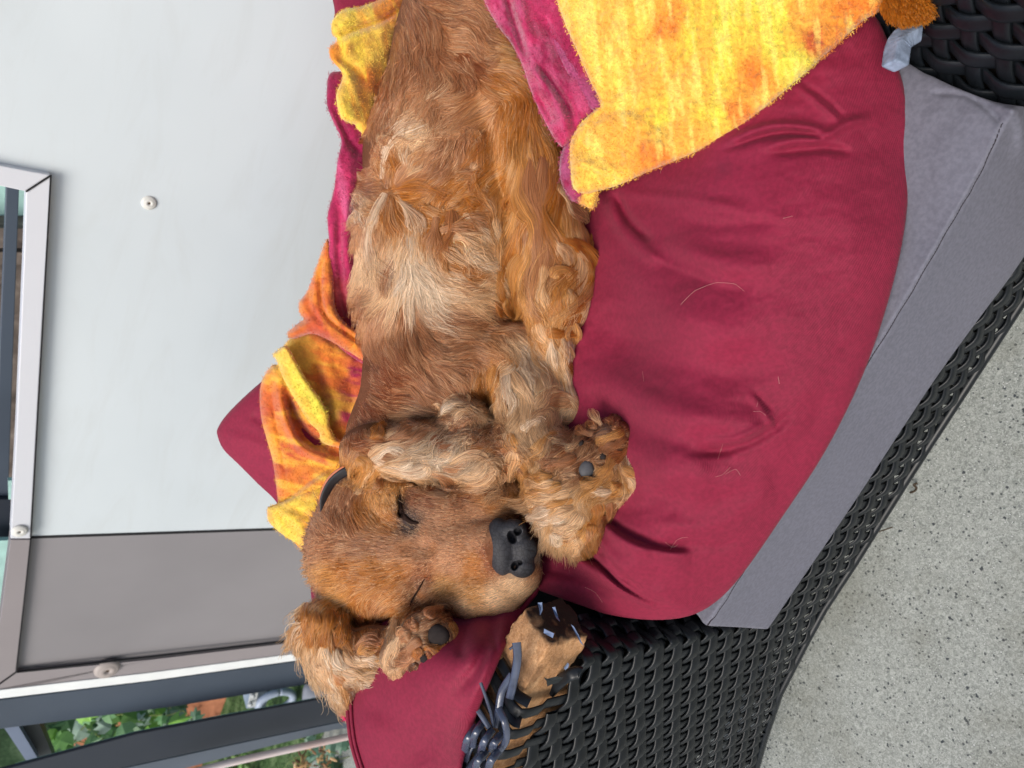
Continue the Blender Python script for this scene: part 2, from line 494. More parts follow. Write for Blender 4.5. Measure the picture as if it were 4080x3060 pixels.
# rivets: domed cap with a dimple
rv_m = simple('rivet_cap_plastic', (0.62, 0.62, 0.58), 0.45, 0.4, 0.05)
rv_t = simple('rivet_cap_taupe', (0.34, 0.30, 0.28), 0.45, 0.4, 0.05)
rust = simple('screw_core', (0.10, 0.06, 0.03), 0.6, 0.3)
def rivet(fn, px, py, rpx, off, mat):
    c0 = fn(px, py, off); r = np.linalg.norm(fn(px + rpx, py, off) - c0); r = (r + np.linalg.norm(fn(px, py + rpx, off) - c0)) / 2
    prof = [(0.0, 0.20), (0.16, 0.20), (0.22, 0.38), (0.55, 0.36), (0.62, 0.30), (0.68, 0.30), (0.9, 0.20), (1.0, 0.0)]
    V, Fc = [], []; n = 28
    for rr, hh in prof:
        for k in range(n):
            th = 2 * math.pi * k / n
            V.append(c0 + np.array([math.cos(th) * rr * r, -hh * r, math.sin(th) * rr * r]))
    for i in range(len(prof) - 1):
        for k in range(n): Fc.append([i * n + k, i * n + (k + 1) % n, (i + 1) * n + (k + 1) % n, (i + 1) * n + k])
    o = mesh_obj('rivet', V, Fc, mat, screen)
    core = mesh_obj('rivet_pin', [c0 + np.array([math.cos(t) * r * 0.15, -r * 0.24, math.sin(t) * r * 0.15]) for t in np.linspace(0, 2 * math.pi, 12, endpoint=False)], [list(range(12))], rust, o, smooth=False)
    return o
rivet(wall_pt, 594, 808, 30, 0.0, rv_m)
rivet(wall_pt, 78, 2115, 27, 0.013, rv_m)
rivet(gray_pt, 427, 2664, 32, 0.011, rv_t)

# ------------------------------------------------------------------ dark steel posts beyond the screen
GY = 1.08 * S
def plane_y(y): return lambda px, py, off=0.0: on_y(px, py, y - off)
post = thing('steel_post', 'wide anthracite steel post directly beside the pale corner trim of the screen', 'post', tuple(on_y(1290, 2700, GY)))
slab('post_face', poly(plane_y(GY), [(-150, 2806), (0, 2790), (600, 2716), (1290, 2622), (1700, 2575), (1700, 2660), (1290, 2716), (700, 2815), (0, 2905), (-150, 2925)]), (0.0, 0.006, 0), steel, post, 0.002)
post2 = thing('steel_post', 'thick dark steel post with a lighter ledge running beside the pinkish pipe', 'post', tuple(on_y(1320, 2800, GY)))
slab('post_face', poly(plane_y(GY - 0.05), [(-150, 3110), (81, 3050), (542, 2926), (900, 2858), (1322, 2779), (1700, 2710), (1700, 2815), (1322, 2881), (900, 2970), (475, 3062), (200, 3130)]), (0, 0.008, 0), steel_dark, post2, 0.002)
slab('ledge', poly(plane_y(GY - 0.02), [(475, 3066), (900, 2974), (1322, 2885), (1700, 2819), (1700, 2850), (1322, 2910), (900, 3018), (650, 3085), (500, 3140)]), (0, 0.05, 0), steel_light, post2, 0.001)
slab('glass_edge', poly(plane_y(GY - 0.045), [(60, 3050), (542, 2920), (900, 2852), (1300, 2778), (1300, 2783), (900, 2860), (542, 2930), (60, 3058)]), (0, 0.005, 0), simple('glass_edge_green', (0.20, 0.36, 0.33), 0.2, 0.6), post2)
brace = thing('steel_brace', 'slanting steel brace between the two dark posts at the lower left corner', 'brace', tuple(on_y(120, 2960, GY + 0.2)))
slab('brace_face', poly(plane_y(GY + 0.10), [(10, 2890), (66, 2880), (155, 3030), (125, 3060), (110, 3040)]), (0, 0.02, 0), simple('brace_lit', (0.15, 0.19, 0.27), 0.4, 0.5), brace)  # paler steel tone stands for the light on this face
slab('brace_side', poly(plane_y(GY + 0.125), [(60, 2885), (150, 2870), (190, 2960), (225, 3050), (150, 3060)]), (0, 0.04, 0), simple('brace_side_dark', (0.03, 0.038, 0.04), 0.5, 0.4), brace)  # darker steel tone stands for the shade on this side
pa = [on_y(x, y, 0.98 * S) for x, y in [(640, 3115), (900, 3043), (1180, 2980), (1420, 2928), (1700, 2868)]]
pv, pf = tube(catmull(pa, sub=4), 0.0062 * 1.35, 14)
pm = Mat('pink_white_pipe', 0.35, 0.4); pm.base(pm.ramp(pm.noise(6, 2), [(0.3, (0.58, 0.44, 0.41)), (0.7, (0.66, 0.60, 0.60))]))
tag(mesh_obj('pipe', pv, pf, pm.m), 'thin pinkish white pipe running past the plants at the lower left', 'pipe')

# ------------------------------------------------------------------ garden seen between the posts
terra = Mat('terracotta', 0.8, 0.2)
terra.base(terra.ramp(terra.noise(9, 5, 0.6, dist=1.5), [(0.30, (0.06, 0.022, 0.012)), (0.45, (0.30, 0.12, 0.065)), (0.7, (0.48, 0.20, 0.11))]))
BY = 1.75 * S
tw = slab('terracotta_wall', poly(plane_y(BY), [(300, 2560), (300, 3150), (700, 3150), (1028, 2960), (1028, 2840), (1100, 2740), (1100, 2560)]), (0, 0.15, 0), terra.m)
tag(tw, 'blurred terracotta coloured wall behind the ivy leaves', 'wall')
hedge_m = Mat('hedge_dark', 0.9, 0.1)
hedge_m.base(hedge_m.ramp(hedge_m.noise(7, 5, 0.7), [(0.35, (0.010, 0.018, 0.012)), (0.55, (0.03, 0.06, 0.03)), (0.72, (0.10, 0.15, 0.09))]))
def leafmass(name, label, cat, region, y0, y1, n, size, cols, stems=14, seed=1, parent_loc=None, lobes=True):
    """leaves with a fold and a pointed or lobed outline, each in its own direction, on thin stems"""
    r = np.random.default_rng(seed)
    t = thing(name, label, cat, tuple(on_y(*np.mean(region, 0), (y0 + y1) / 2)))
    reg = np.array(region, float); lo = reg.min(0); hi = reg.max(0)
    mats = [simple('leaf_tint', c_, 0.45, 0.4, 0.2, 30) for c_ in cols]
    shape = [(0, 0), (0.30, 0.08), (0.52, 0.42), (0.30, 0.40), (0.34, 0.75), (0.12, 0.70), (0, 1.05), (-0.12, 0.70), (-0.34, 0.75), (-0.30, 0.40), (-0.52, 0.42), (-0.30, 0.08)] if lobes else \
            [(0, 0), (0.12, 0.15), (0.17, 0.4), (0.13, 0.7), (0, 1.05), (-0.13, 0.7), (-0.17, 0.4), (-0.12, 0.15)]
    meshes = []
    for mt in mats:
        for kk in range(2):
            V = [(0, 0.45, 0.0)] + [(x * (1 + 0.1 * r.normal()), yv, -abs(x) * 0.45 - 0.2 * (yv - 0.5) ** 2) for x, yv in shape]
            me = bpy.data.meshes.new('leaf'); me.from_pydata(V, [], [(0, i + 1, (i + 1) % len(shape) + 1) for i in range(len(shape))])
            me.materials.append(mt); meshes.append(me)
    pts = []
    while len(pts) < n:
        p = lo + (hi - lo) * r.random(2)
        if inside([p[0]], [p[1]], reg)[0]: pts.append(p)
    pts = np.array(pts)
    for p in pts:
        q = on_y(p[0], p[1], y0 + (y1 - y0) * r.random())
        o = bpy.data.objects.new('leaf', meshes[r.integers(len(meshes))]); COL.objects.link(o); o.parent = t
        loc = q - np.array(t.location)
        face = _n(ORG - q + r.normal(size=3) * 0.75)
        o.location = loc; o.rotation_mode = 'QUATERNION'
        o.rotation_quaternion = Vector(face).to_track_quat('Z', 'Y') @ __import__('mathutils').Quaternion((0, 0, 1), r.random() * 6.28)
        s_ = size * (0.6 + 0.8 * r.random()); o.scale = (s_, s_, s_)
    P_ = []
    for k in range(stems):
        a = pts[r.integers(n)]; b = a + r.normal(size=2) * np.array([90, 60])
        path = catmull([on_y(a[0], a[1], y0), on_y(*(a + b) / 2 + r.normal(size=2) * 12, (y0 + y1) / 2), on_y(b[0], b[1], y1)], sub=4)
        P_.append(tube(path - np.array(t.location), size * 0.03, 5))
    vv, ff = join(P_)
    so = mesh_obj('stem', vv, ff, simple('stem_green', (0.16, 0.20, 0.06), 0.6, 0.3), t); so['kind'] = 'stuff'
    return t
leafmass('ivy_plant', 'bright green ivy leaves between the two dark posts', 'ivy', [(190, 2860), (420, 2810), (640, 2790), (700, 2930), (560, 2970), (200, 3060)], 1.38 * S, 1.55 * S, 105, 0.052,
         [(0.16, 0.34, 0.09), (0.10, 0.24, 0.09), (0.22, 0.46, 0.08), (0.30, 0.42, 0.34), (0.07, 0.16, 0.07)], seed=3)
leafmass('ivy_plant', 'bluish green blurred ivy clump in front of the terracotta wall', 'ivy', [(590, 2790), (700, 2770), (790, 2880), (790, 2935), (640, 2960), (600, 2900)], 1.45 * S, 1.6 * S, 46, 0.05,
         [(0.10, 0.22, 0.14), (0.16, 0.30, 0.22), (0.07, 0.16, 0.08)], seed=4)
leafmass('shrub', 'grey green leaves below the pipe next to the maroon pillow', 'shrub', [(1230, 2960), (1420, 2930), (1470, 3100), (1240, 3100)], 1.05 * S, 1.2 * S, 60, 0.035,
         [(0.07, 0.15, 0.10), (0.13, 0.24, 0.17), (0.04, 0.09, 0.04)], seed=5)
leafmass('withered_shrub', 'curled brown dead leaves under the pipe beside the green shrub', 'dead plant', [(1170, 3010), (1240, 2980), (1320, 2985), (1300, 3090), (1180, 3090)], 0.99 * S, 1.04 * S, 60, 0.02,
         [(0.30, 0.15, 0.06), (0.42, 0.26, 0.12), (0.12, 0.06, 0.03)], seed=6, lobes=False)
leafmass('grass_tuft', 'fresh green grass blades below the pink pipe at the bottom edge', 'grass', [(900, 3030), (1110, 3000), (1110, 3100), (900, 3100)], 1.4 * S, 1.6 * S, 90, 0.06,
         [(0.16, 0.30, 0.08), (0.22, 0.40, 0.12), (0.08, 0.16, 0.05)], seed=8, lobes=False)
lm = Mat('lawn_green', 0.9, 0.1); lm.base(lm.ramp(lm.noise(11, 5, 0.7), [(0.35, (0.015, 0.03, 0.015)), (0.5, (0.05, 0.10, 0.035)), (0.7, (0.14, 0.20, 0.10))])); lm.bump(lm.noise(60, 4), 1.0, 0.02)
lw = mesh_obj('lawn', [(-12, 1.30, 0.006), (12, 1.30, 0.006), (12, 14, 0.006), (-12, 14, 0.006)], [(0, 1, 2, 3)], lm.m, smooth=False); tag(lw, 'dark green planted strip beyond the terrace', kind='structure')
hd = slab('hedge', poly(plane_y(2.4 * S), [(-1500, 1500), (-1500, 4200), (1700, 3900), (2000, 2700)]), (0, 0.3, 0), hedge_m.m)
tag(hd, 'dark shady hedge far behind the posts', 'hedge')
# bracket, hose ring, grey bag seen between the posts
gal = simple('galvanised', (0.42, 0.45, 0.46), 0.4, 0.5, 0.2, 60)
br = thing('metal_bracket', 'small galvanised bracket with two screws on the terracotta wall', 'bracket', tuple(on_y(1000, 2790, 1.3 * S)))
def local(t, pts): return np.asarray(pts) - np.array(t.location)
slab('plate', local(br, poly(plane_y(1.3 * S), [(965, 2758), (1030, 2748), (1012, 2820), (982, 2823)])), (0, 0.004, 0), simple('plate_blue', (0.25, 0.32, 0.42), 0.4, 0.4), br)
slab('plate_front', local(br, poly(plane_y(1.29 * S), [(1000, 2755), (1030, 2750), (1018, 2816), (986, 2820)])), (0, 0.004, 0), gal, br)
for (x, y) in [(1008, 2770), (998, 2805)]:
    c0 = on_y(x, y, 1.285 * S) - np.array(br.location)
    vv, ff = tube([c0 + np.array([0, 0.002, 0]), c0 - np.array([0, 0.006, 0])], 0.006, 10, up=(0, 0, 1)); mesh_obj('screw', vv, ff, gal, br)
dp = slab('downpipe', poly(plane_y(1.5 * S), [(1022, 2748), (1064, 2742), (1070, 2850), (1066, 2900), (1030, 2900)]), (0, 0.05, 0), steel)
tag(dp, 'short dark upright bar next to the galvanised bracket', 'bar')
cc = on_y(1100, 2795, 1.35 * S); rad = 0.034 * S
vv, ff = tube([cc + rad * np.array([math.cos(a) * 1.0, 0.1 * math.cos(a), math.sin(a) * 1.5]) for a in np.linspace(0, 2 * math.pi, 40)], 0.012, 10, up=(0, 1, 0))
tag(mesh_obj('hose', vv, ff, simple('hose_blue_grey', (0.30, 0.36, 0.46), 0.4, 0.4)), 'blue grey hose loop hanging between the posts', 'hose')
bag_w = RBF([(1200, 2700), (1330, 2700), (1330, 2830), (1200, 2830)], [1950, 1950, 1950, 1950])
tag(relief('grey_bag', [(1210, 2735), (1270, 2700), (1330, 2690), (1350, 2790), (1300, 2850), (1215, 2850)], lambda x, y: 3150 + 0 * x, 60, 40, 80, simple('grey_cloth', (0.22, 0.24, 0.28), 0.8, 0.2, 0.2, 20), step=8), 'grey cloth bag beside the hose loop', 'bag')
# through the opening above the screen
rail = thing('window_bar', 'anthracite upright bar seen through the framed opening at the left edge', 'bar', tuple(on_y(40, 1500, 1.2 * S)))
slab('bar', local(rail, poly(plane_y(1.2 * S), [(27, 700), (78, 700), (52, 1400), (30, 2060), (-20, 2060), (0, 1400)])), (0, 0.03, 0), steel, rail, 0.001)
slab('bar_foot', local(rail, poly(plane_y(1.19 * S), [(-120, 1990), (42, 1990), (46, 2150), (-120, 2165)])), (0, 0.05, 0), steel_dark, rail, 0.001)
mint = simple('mint_sheet', (0.42, 0.66, 0.60), 0.4, 0.4, 0.12, 40)
mo = slab('mint_sheet', poly(plane_y(1.7 * S), [(-400, 500), (160, 500), (130, 915), (-400, 905)]), (0, 0.01, 0), mint); tag(mo, 'pale mint green sheet seen at the top of the framed opening', 'sheet')
mo = slab('mint_clip', poly(plane_y(1.16 * S), [(32, 1915), (60, 1915), (58, 1990), (34, 1990)]), (0, 0.01, 0), mint); tag(mo, 'small mint green clip at the lower end of the opening', 'clip')
mo = slab('mint_tape', poly(plane_y(1.16 * S), [(-100, 2160), (44, 2152), (36, 2250), (0, 2500), (-40, 2500), (0, 2220), (-100, 2220)]), (0, 0.01, 0), mint); tag(mo, 'narrow mint green strip beside the taupe edge strip', 'strip')
wood = Mat('old_timber', 0.8, 0.2)
wood.base(wood.ramp(wood.noise(14, 5, 0.6, dist=1.0), [(0.3, (0.05, 0.04, 0.035)), (0.6, (0.16, 0.13, 0.11)), (0.75, (0.28, 0.24, 0.21))]))
for i_, (ya, yb, lab) in enumerate([(905, 985, 'upper brown timber beam outside the framed opening'), (1000, 1050, 'lower thin brown timber beam outside the framed opening')]):
    o = slab('timber_beam', poly(plane_y((1.62 + 0.03 * i_) * S), [(-300, ya), (150, ya + 6), (150, yb + 6), (-300, yb)]), (0, 0.08, 0), wood.m, bevel=0.002); tag(o, lab, 'beam', 'timber beams outside the opening')
o = slab('timber_wall', poly(plane_y(1.9 * S), [(-400, 900), (170, 900), (120, 2300), (-400, 2300)]), (0, 0.1, 0), wood.m); tag(o, 'dark weathered timber wall behind the upright bar', 'wall')

# ================================================================== RATTAN ARMCHAIR
rat = Mat('black_rattan', 0.40, 0.36)
rat.base(rat.ramp(rat.noise(40, 3), [(0.3, (0.0035, 0.005, 0.0065)), (0.7, (0.007, 0.0095, 0.0125))]))
rat.bump(rat.noise(300, 2), 0.15, 0.0004)
RAT = rat.m
rat_blue = simple('peeled_rattan_glint', (0.045, 0.056, 0.09), 0.22, 0.8, 0.3, 60, 0.2, 300)  # blue sky glint on the strands raised into their base colour
hollow_m = simple('hollow_dark', (0.010, 0.008, 0.007), 0.8, 0.1)
sofa = thing('rattan_armchair', 'black woven rattan armchair with a chewed open left arm', 'armchair', (0, 0, 0))
left = bpy.data.objects.new('left_arm_weave', None); COL.objects.link(left); left.parent = sofa; left.name = 'arm_weave'
front = bpy.data.objects.new('front_weave', None); COL.objects.link(front); front.parent = sofa
right = bpy.data.objects.new('arm_weave', None); COL.objects.link(right); right.parent = sofa
def strand(path, nrm, width, thick, mat, parent, name='strand'):
    path = np.asarray(path); nrm = np.asarray(nrm); n = len(path)
    t = np.gradient(path, axis=0); t /= np.linalg.norm(t, axis=1)[:, None] + 1e-12
    side = np.cross(t, nrm); side /= np.linalg.norm(side, axis=1)[:, None] + 1e-12
    prof = np.array([(-0.5, -0.3), (-0.42, 0.28), (-0.2, 0.5), (0.2, 0.5), (0.42, 0.28), (0.5, -0.3)])
    V = (path[:, None] + side[:, None] * prof[None, :, 0, None] * width + nrm[:, None] * prof[None, :, 1, None] * thick).reshape(-1, 3)
    k = 6; i = np.arange(n - 1)[:, None]; j = np.arange(k)[None]
    Fq = np.stack([i * k + j, (i + 1) * k + j, (i + 1) * k + (j + 1) % k, i * k + (j + 1) % k], -1).reshape(-1, 4)
    return mesh_obj(name, V, Fq, mat, parent)
PX_, PZ_ = 0.0212 * S, 0.0139 * S       # pitch of uprights along x, of horizontals along z
AMP = 0.0031 * S
X0 = -0.362 * S                            # inner face of the left arm
def front_y(x):                            # front faces: arm swings slightly forward to the left
    x = np.asarray(x)
    return np.where(x < X0, 0.262 * S + (x - X0) * 0.07, 0.262 * S)
rs = np.random.default_rng(11)
ZB_ = ([-0.80, -0.66, -0.57, -0.49, -0.41, -0.29, -0.175, 0.03, 0.30], [0.03, 0.073, 0.118, 0.152, 0.163, 0.173, 0.189, 0.208, 0.218])   # lower edge of the weave, height against x
# horizontals
for i in range(-6, int((0.578 - 0.118) * S / PZ_)):
    z = 0.124 * S + i * PZ_
    if z < 0.283 * S:
        zlo_x = -0.80 * S
        xs_ = np.arange(-0.80 * S, 0.34 * S, PX_ / 5)
        if z < 0.218 * S: xs_ = np.arange(-0.80 * S, float(np.interp(z / S, ZB_[1], ZB_[0])) * S, PX_ / 5)
        if False: xs_ = np.arange(-0.80 * S, (-0.44 - (z / S - 0.165) * -2.6) * S + 0.0, PX_ / 5) if z < 0.135 * S else np.arange(-0.80 * S, 0.34 * S, PX_ / 5)
        path = np.stack([xs_, front_y(xs_), z + 0 * xs_], 1); nr = np.tile([0.07 * 0, -1.0, 0], (len(xs_), 1))
        ph = math.pi * (xs_ / PX_ + i); par = front
        off = AMP * np.cos(ph)
    else:
        end = X0 + (0.0 if z < 0.562 * S else -0.03 * S - 0.02 * S * rs.random())
        start = -0.80 * S
        xs_ = np.arange(start, end, PX_ / 5)
        path = np.stack([xs_, front_y(xs_), z + 0 * xs_], 1); nr = np.tile([0, -1.0, 0], (len(xs_), 1))
        off = AMP * np.cos(math.pi * (xs_ / PX_ + i)); par = left
        if z < 0.562 * S:
            ys_ = np.arange(PX_ / 5, (0.30 if z < 0.40 * S else (0.085 if z < 0.5 * S else 0.045)) * S, PX_ / 5)
            # rounded turn into the inner side of the arm
            p2 = np.stack([X0 + 0 * ys_, 0.262 * S + ys_, z + 0 * ys_], 1)
            path = np.concatenate([path, p2]); nr = np.concatenate([nr, np.tile([1.0, 0, 0], (len(ys_), 1))])
            off = np.concatenate([off, AMP * np.cos(math.pi * ((xs_[-1] + ys_) / PX_ + i))])
            k = len(xs_); 
            for q in range(max(0, k - 4), min(len(path), k + 4)):
                a = (q - (k - 4)) / 8 * math.pi / 2; nr[q] = (math.sin(a), -math.cos(a), 0)
    z_w = path[:, 2] + 0.0006 * S * np.sin(xs_[0] + np.arange(len(path)) * 0.13 + i)
    path = path.copy(); path[:, 2] = z_w
    strand(path + nr * off[:, None], nr, PZ_ * (0.96 + 0.08 * rs.random()), 0.0030 * S, RAT, par)
# uprights of the arm and front
j = 0
x = -0.80 * S
for j in range(-40, 17):
    x = j * PX_ 
    if x > 0.33 * S: break
    if x < -0.80 * S: continue
    zt = 0.585 * S if x < X0 else 0.290 * S
    xb = float(np.interp(x / S, ZB_[0], ZB_[1])) - 0.002
    zs_ = np.arange(xb * S, zt, PZ_ / 4)
    off = -0.22 * AMP * np.cos(math.pi * (j + (zs_ - 0.124 * S) / PZ_)) * np.clip((0.56 * S - zs_) / (0.02 * S), 0, 1)
    y_ = front_y(x)
    path = np.stack([x + 0 * zs_, y_ - off, zs_], 1)
    nr = np.tile([0, -1.0, 0], (len(zs_), 1))
    if x < X0:
        torn = x > -0.385 * S
        if torn:
            keep = zs_ < (0.548 + 0.02 * rs.random()) * S
            path = path[keep]; nr = nr[keep]
        else:
            # straight up past the bare wood, bent over the top edge and back over the arm
            t1 = np.array([(x, y_ - 0.004, 0.590 * S), (x, y_ - 0.0045, 0.604 * S), (x, y_ - 0.003, 0.611 * S), (x, y_ + 0.004, 0.6135 * S)])
            back_len = (0.055 if x < -0.47 * S else 0.046) * S
            ty = np.arange(0.012, back_len, 0.006)
            offt = 0.0028 * S * np.cos(math.pi * (j + ty / (PZ_ * 1.3))) if x < -0.44 * S else 0.0 * ty
            t2 = np.stack([x + 0 * ty, y_ + ty, 0.613 * S + offt], 1)
            path = np.concatenate([path, t1, t2])
            nn = [(0, -1, 0), (0, -0.95, 0.3), (0, -0.7, 0.7), (0, -0.2, 1)] + [(0, 0, 1)] * len(ty)
            nr = np.concatenate([nr, np.array(nn, float) / np.linalg.norm(nn, axis=1)[:, None]])
    o = strand(path, nr, PX_ * 0.52, 0.0022 * S, RAT if x < X0 or True else RAT, left if x < X0 else front)
xr = np.arange(-0.80, 0.30, 0.01) * S
rim = np.stack([xr, front_y(xr) - 0.001, np.interp(xr / S, ZB_[0], ZB_[1]) * S - 0.002], 1)
strand(rim, np.tile([0, -1.0, 0], (len(xr), 1)), 0.0115, 0.009, RAT, front)
# uprights on the inner side of the left arm
for j in range(0, 14):
    yv = 0.262 * S + (j + 0.5) * PX_
    zs_ = np.arange(0.28 * S, (0.562 if j < 2 else (0.5 if j < 4 else 0.38)) * S, PZ_ / 4)
    off = -AMP * np.cos(math.pi * (j + zs_ / PZ_))
    strand(np.stack([X0 + off, yv + 0 * zs_, zs_], 1), np.tile([1.0, 0, 0], (len(zs_), 1)), PX_ * 0.6, 0.0036 * S, RAT, left)
# cross strands over the arm top, where the weave is still whole, some of them peeled and loose
for i in range(4):
    yy = 0.268 * S + i * PX_ * 0.62
    xs_ = np.arange(-0.80 * S, (-0.455 - 0.012 * i + 0.02 * rs.random()) * S, PX_ / 5)
    off = -0.0022 * S * np.cos(math.pi * (xs_ / PX_ + i))
    strand(np.stack([xs_, yy + 0 * xs_, 0.6145 * S + off], 1), np.tile([0, 0, 1.0], (len(xs_), 1)), PX_ * 0.58, 0.0026 * S, rat_blue, left)
def loose(pts, w, mat=rat_blue, th=0.0035):
    p = catmull([on_z(x_, y_, z_ * S) for x_, y_, z_ in pts], sub=6)
    n_ = len(p)
    tt = np.linspace(0, 1, n_); ww = w * S
    nr = np.tile(_n(ORG - p.mean(0)), (n_, 1))
    o = strand(p, nr, ww, th * S, mat, left, 'peeled_strand')
    return o
loose([(2058, 2560, 0.640), (2062, 2620, 0.632), (2050, 2700, 0.625), (2030, 2785, 0.618)], 0.0068)
loose([(2046, 2575, 0.638), (2030, 2588, 0.640)], 0.002)
loose([(2040, 2690, 0.622), (2000, 2755, 0.62), (1985, 2840, 0.618), (1972, 2900, 0.615)], 0.0066)
loose([(1985, 2820, 0.630), (2012, 2880, 0.630), (2018, 2945, 0.622), (1990, 2990, 0.616)], 0.0058)
loose([(1915, 2720, 0.645), (1940, 2790, 0.636), (1958, 2850, 0.626), (1965, 2900, 0.62)], 0.0026)
loose([(1905, 2830, 0.636), (1918, 2850, 0.632), (1950, 2900, 0.625)], 0.0045)
loose([(1990, 2630, 0.612), (2030, 2700, 0.611), (2050, 2760, 0.611), (2110, 2800, 0.6125)], 0.0085, RAT)
loose([(1960, 2690, 0.612), (1995, 2760, 0.611), (2040, 2860, 0.611), (2075, 2880, 0.6125)], 0.0085, RAT)
for k, (a, b) in enumerate([((1930, 2870), (1880, 2980)), ((1965, 2905), (1915, 3010)), ((1900, 2890), (1850, 3000)), ((1990, 2990), (1945, 3075)), ((1940, 2990), (1890, 3080)), ((2000, 2925), (1960, 3000))]):
    loose([(a[0], a[1], 0.622), ((a[0] + b[0]) / 2 - 12, (a[1] + b[1]) / 2, 0.632), (b[0], b[1], 0.622)], 0.0062)
# torn flap of rattan and stub strands at the chewed corner
def flake(pts, z, mat, curl=0.006, y=None):
    pts = np.array(pts, float)
    base_ = np.array([on_z(a, b, z * S) if y is None else on_y(a, b, y * S) for a, b in pts])
    c0 = base_.mean(0); nrm = _n(ORG - c0)
    base_ = base_ + nrm * (curl * rs.random(len(base_)))[:, None]
    V = np.concatenate([[c0], base_, [c0 - nrm * 0.002], base_ - nrm * 0.0016]); n_ = len(base_)
    Fc = [(0, i + 1, (i + 1) % n_ + 1) for i in range(n_)] + [(n_ + 1, n_ + 2 + (i + 1) % n_, n_ + 2 + i) for i in range(n_)] + [(i + 1, n_ + 2 + i, n_ + 2 + (i + 1) % n_, (i + 1) % n_ + 1) for i in range(n_)]
    return mesh_obj('torn_flake', V, Fc, mat, left, smooth=False)
blue = simple('torn_film_blue', (0.16, 0.21, 0.33), 0.35, 0.6, 0.3, 90)
flake([(2142, 2402), (2160, 2400), (2162, 2430), (2152, 2452), (2148, 2425)], 0.612, blue)
flake([(2200, 2420), (2212, 2418), (2224, 2460), (2232, 2478), (2216, 2462)], 0.606, blue)
flake([(2168, 2505), (2182, 2512), (2208, 2524), (2202, 2542), (2180, 2530), (2166, 2522)], 0.610, blue)
flake([(2275, 2488), (2286, 2496), (2306, 2530), (2318, 2560), (2328, 2575), (2312, 2560), (2290, 2518)], 0.580, blue)
flake([(2166, 2698), (2182, 2704), (2215, 2695), (2245, 2700), (2222, 2722), (2196, 2728), (2180, 2736), (2178, 2715)], 0, RAT, 0.004, 0.254)
flake([(2246, 2662), (2262, 2640), (2268, 2648), (2262, 2662), (2252, 2670)], 0, blue, 0.004, 0.254)
loose([(2185, 2762, 0.571), (2225, 2720, 0.574), (2262, 2692, 0.578), (2300, 2680, 0.574), (2314, 2684, 0.572)], 0.010, RAT)
# ------------------------------------------------------------------ chewed wooden frame, carved out of a signed-distance field
def surface_nets(field, org, h):
    """zero set of a sampled field -> verts (grid coordinates * h + org), quads"""
    s = field < 0
    nx, ny, nz_ = field.shape
    acc = np.zeros((nx - 1, ny - 1, nz_ - 1, 3), np.float32); cnt = np.zeros((nx - 1, ny - 1, nz_ - 1), np.float32)
    cs = [(0, 0, 0), (1, 0, 0), (0, 1, 0), (1, 1, 0), (0, 0, 1), (1, 0, 1), (0, 1, 1), (1, 1, 1)]
    def sub(a, c): return a[c[0]:nx - 1 + c[0], c[1]:ny - 1 + c[1], c[2]:nz_ - 1 + c[2]]
    anyc = np.zeros((nx - 1, ny - 1, nz_ - 1), bool); allc = np.ones_like(anyc)
    for c_ in cs: anyc |= sub(s, c_); allc &= sub(s, c_)
    act = anyc & ~allc
    I = np.argwhere(act)
    idx = -np.ones(act.shape, np.int64); idx[act] = np.arange(len(I))
    vals = np.stack([field[I[:, 0] + c_[0], I[:, 1] + c_[1], I[:, 2] + c_[2]] for c_ in cs], 1)
    pos = np.zeros((len(I), 3)); n_ = np.zeros(len(I))
    C = np.array(cs, float)
    for a in range(8):
        for b in range(a + 1, 8):
            if bin(a ^ b).count('1') != 1: continue
            va, vb = vals[:, a], vals[:, b]
            k = (va < 0) != (vb < 0)
            t = va[k] / (va[k] - vb[k])
            pos[k] += C[a] + (C[b] - C[a]) * t[:, None]; n_[k] += 1
    pos = pos / n_[:, None] + I
    quads = []
    for ax in range(3):
        o1, o2 = [(1, 2), (2, 0), (0, 1)][ax]
        sl0 = [slice(None)] * 3; sl1 = [slice(None)] * 3
        sl0[ax] = slice(0, -1); sl1[ax] = slice(1, None)
        a = s[tuple(sl0)]; b = s[tuple(sl1)]
        for flip, msk in ((False, a & ~b), (True, ~a & b)):
            E = np.argwhere(msk)
            ok = (E[:, o1] > 0) & (E[:, o2] > 0) & (E[:, o1] < field.shape[o1] - 1) & (E[:, o2] < field.shape[o2] - 1)
            E = E[ok]
            def at(d1, d2):
                q = E.copy(); q[:, o1] -= d1; q[:, o2] -= d2
                return idx[q[:, 0], q[:, 1], q[:, 2]]
            q = np.stack([at(1, 1), at(0, 1), at(0, 0), at(1, 0)], 1)
            quads.append(q[:, ::-1] if flip else q)
    Q = np.concatenate(quads)
    Q = Q[(Q >= 0).all(1)]
    return pos * h + np.asarray(org), Q
h = 0.0016
gx = np.arange(-0.52 * S, -0.325 * S, h); gy = np.arange(0.245 * S, 0.345 * S, h); gz = np.arange(0.545 * S, 0.625 * S, h)
X, Y, Z = np.meshgrid(gx, gy, gz, indexing='ij')
def boxd(X, Y, Z, lo, hi):
    c_ = [(a + b) / 2 * S for a, b in zip(lo, hi)]; e = [(b - a) / 2 * S for a, b in zip(lo, hi)]
    q = [abs(v_ - cc_) - ee for v_, cc_, ee in zip((X, Y, Z), c_, e)]
    return np.maximum(np.maximum(q[0], q[1]), q[2])
fld = boxd(X, Y, Z, (-0.60, 0.2665, 0.48), (-0.339, 0.306, 0.606))
nzf = 0.0
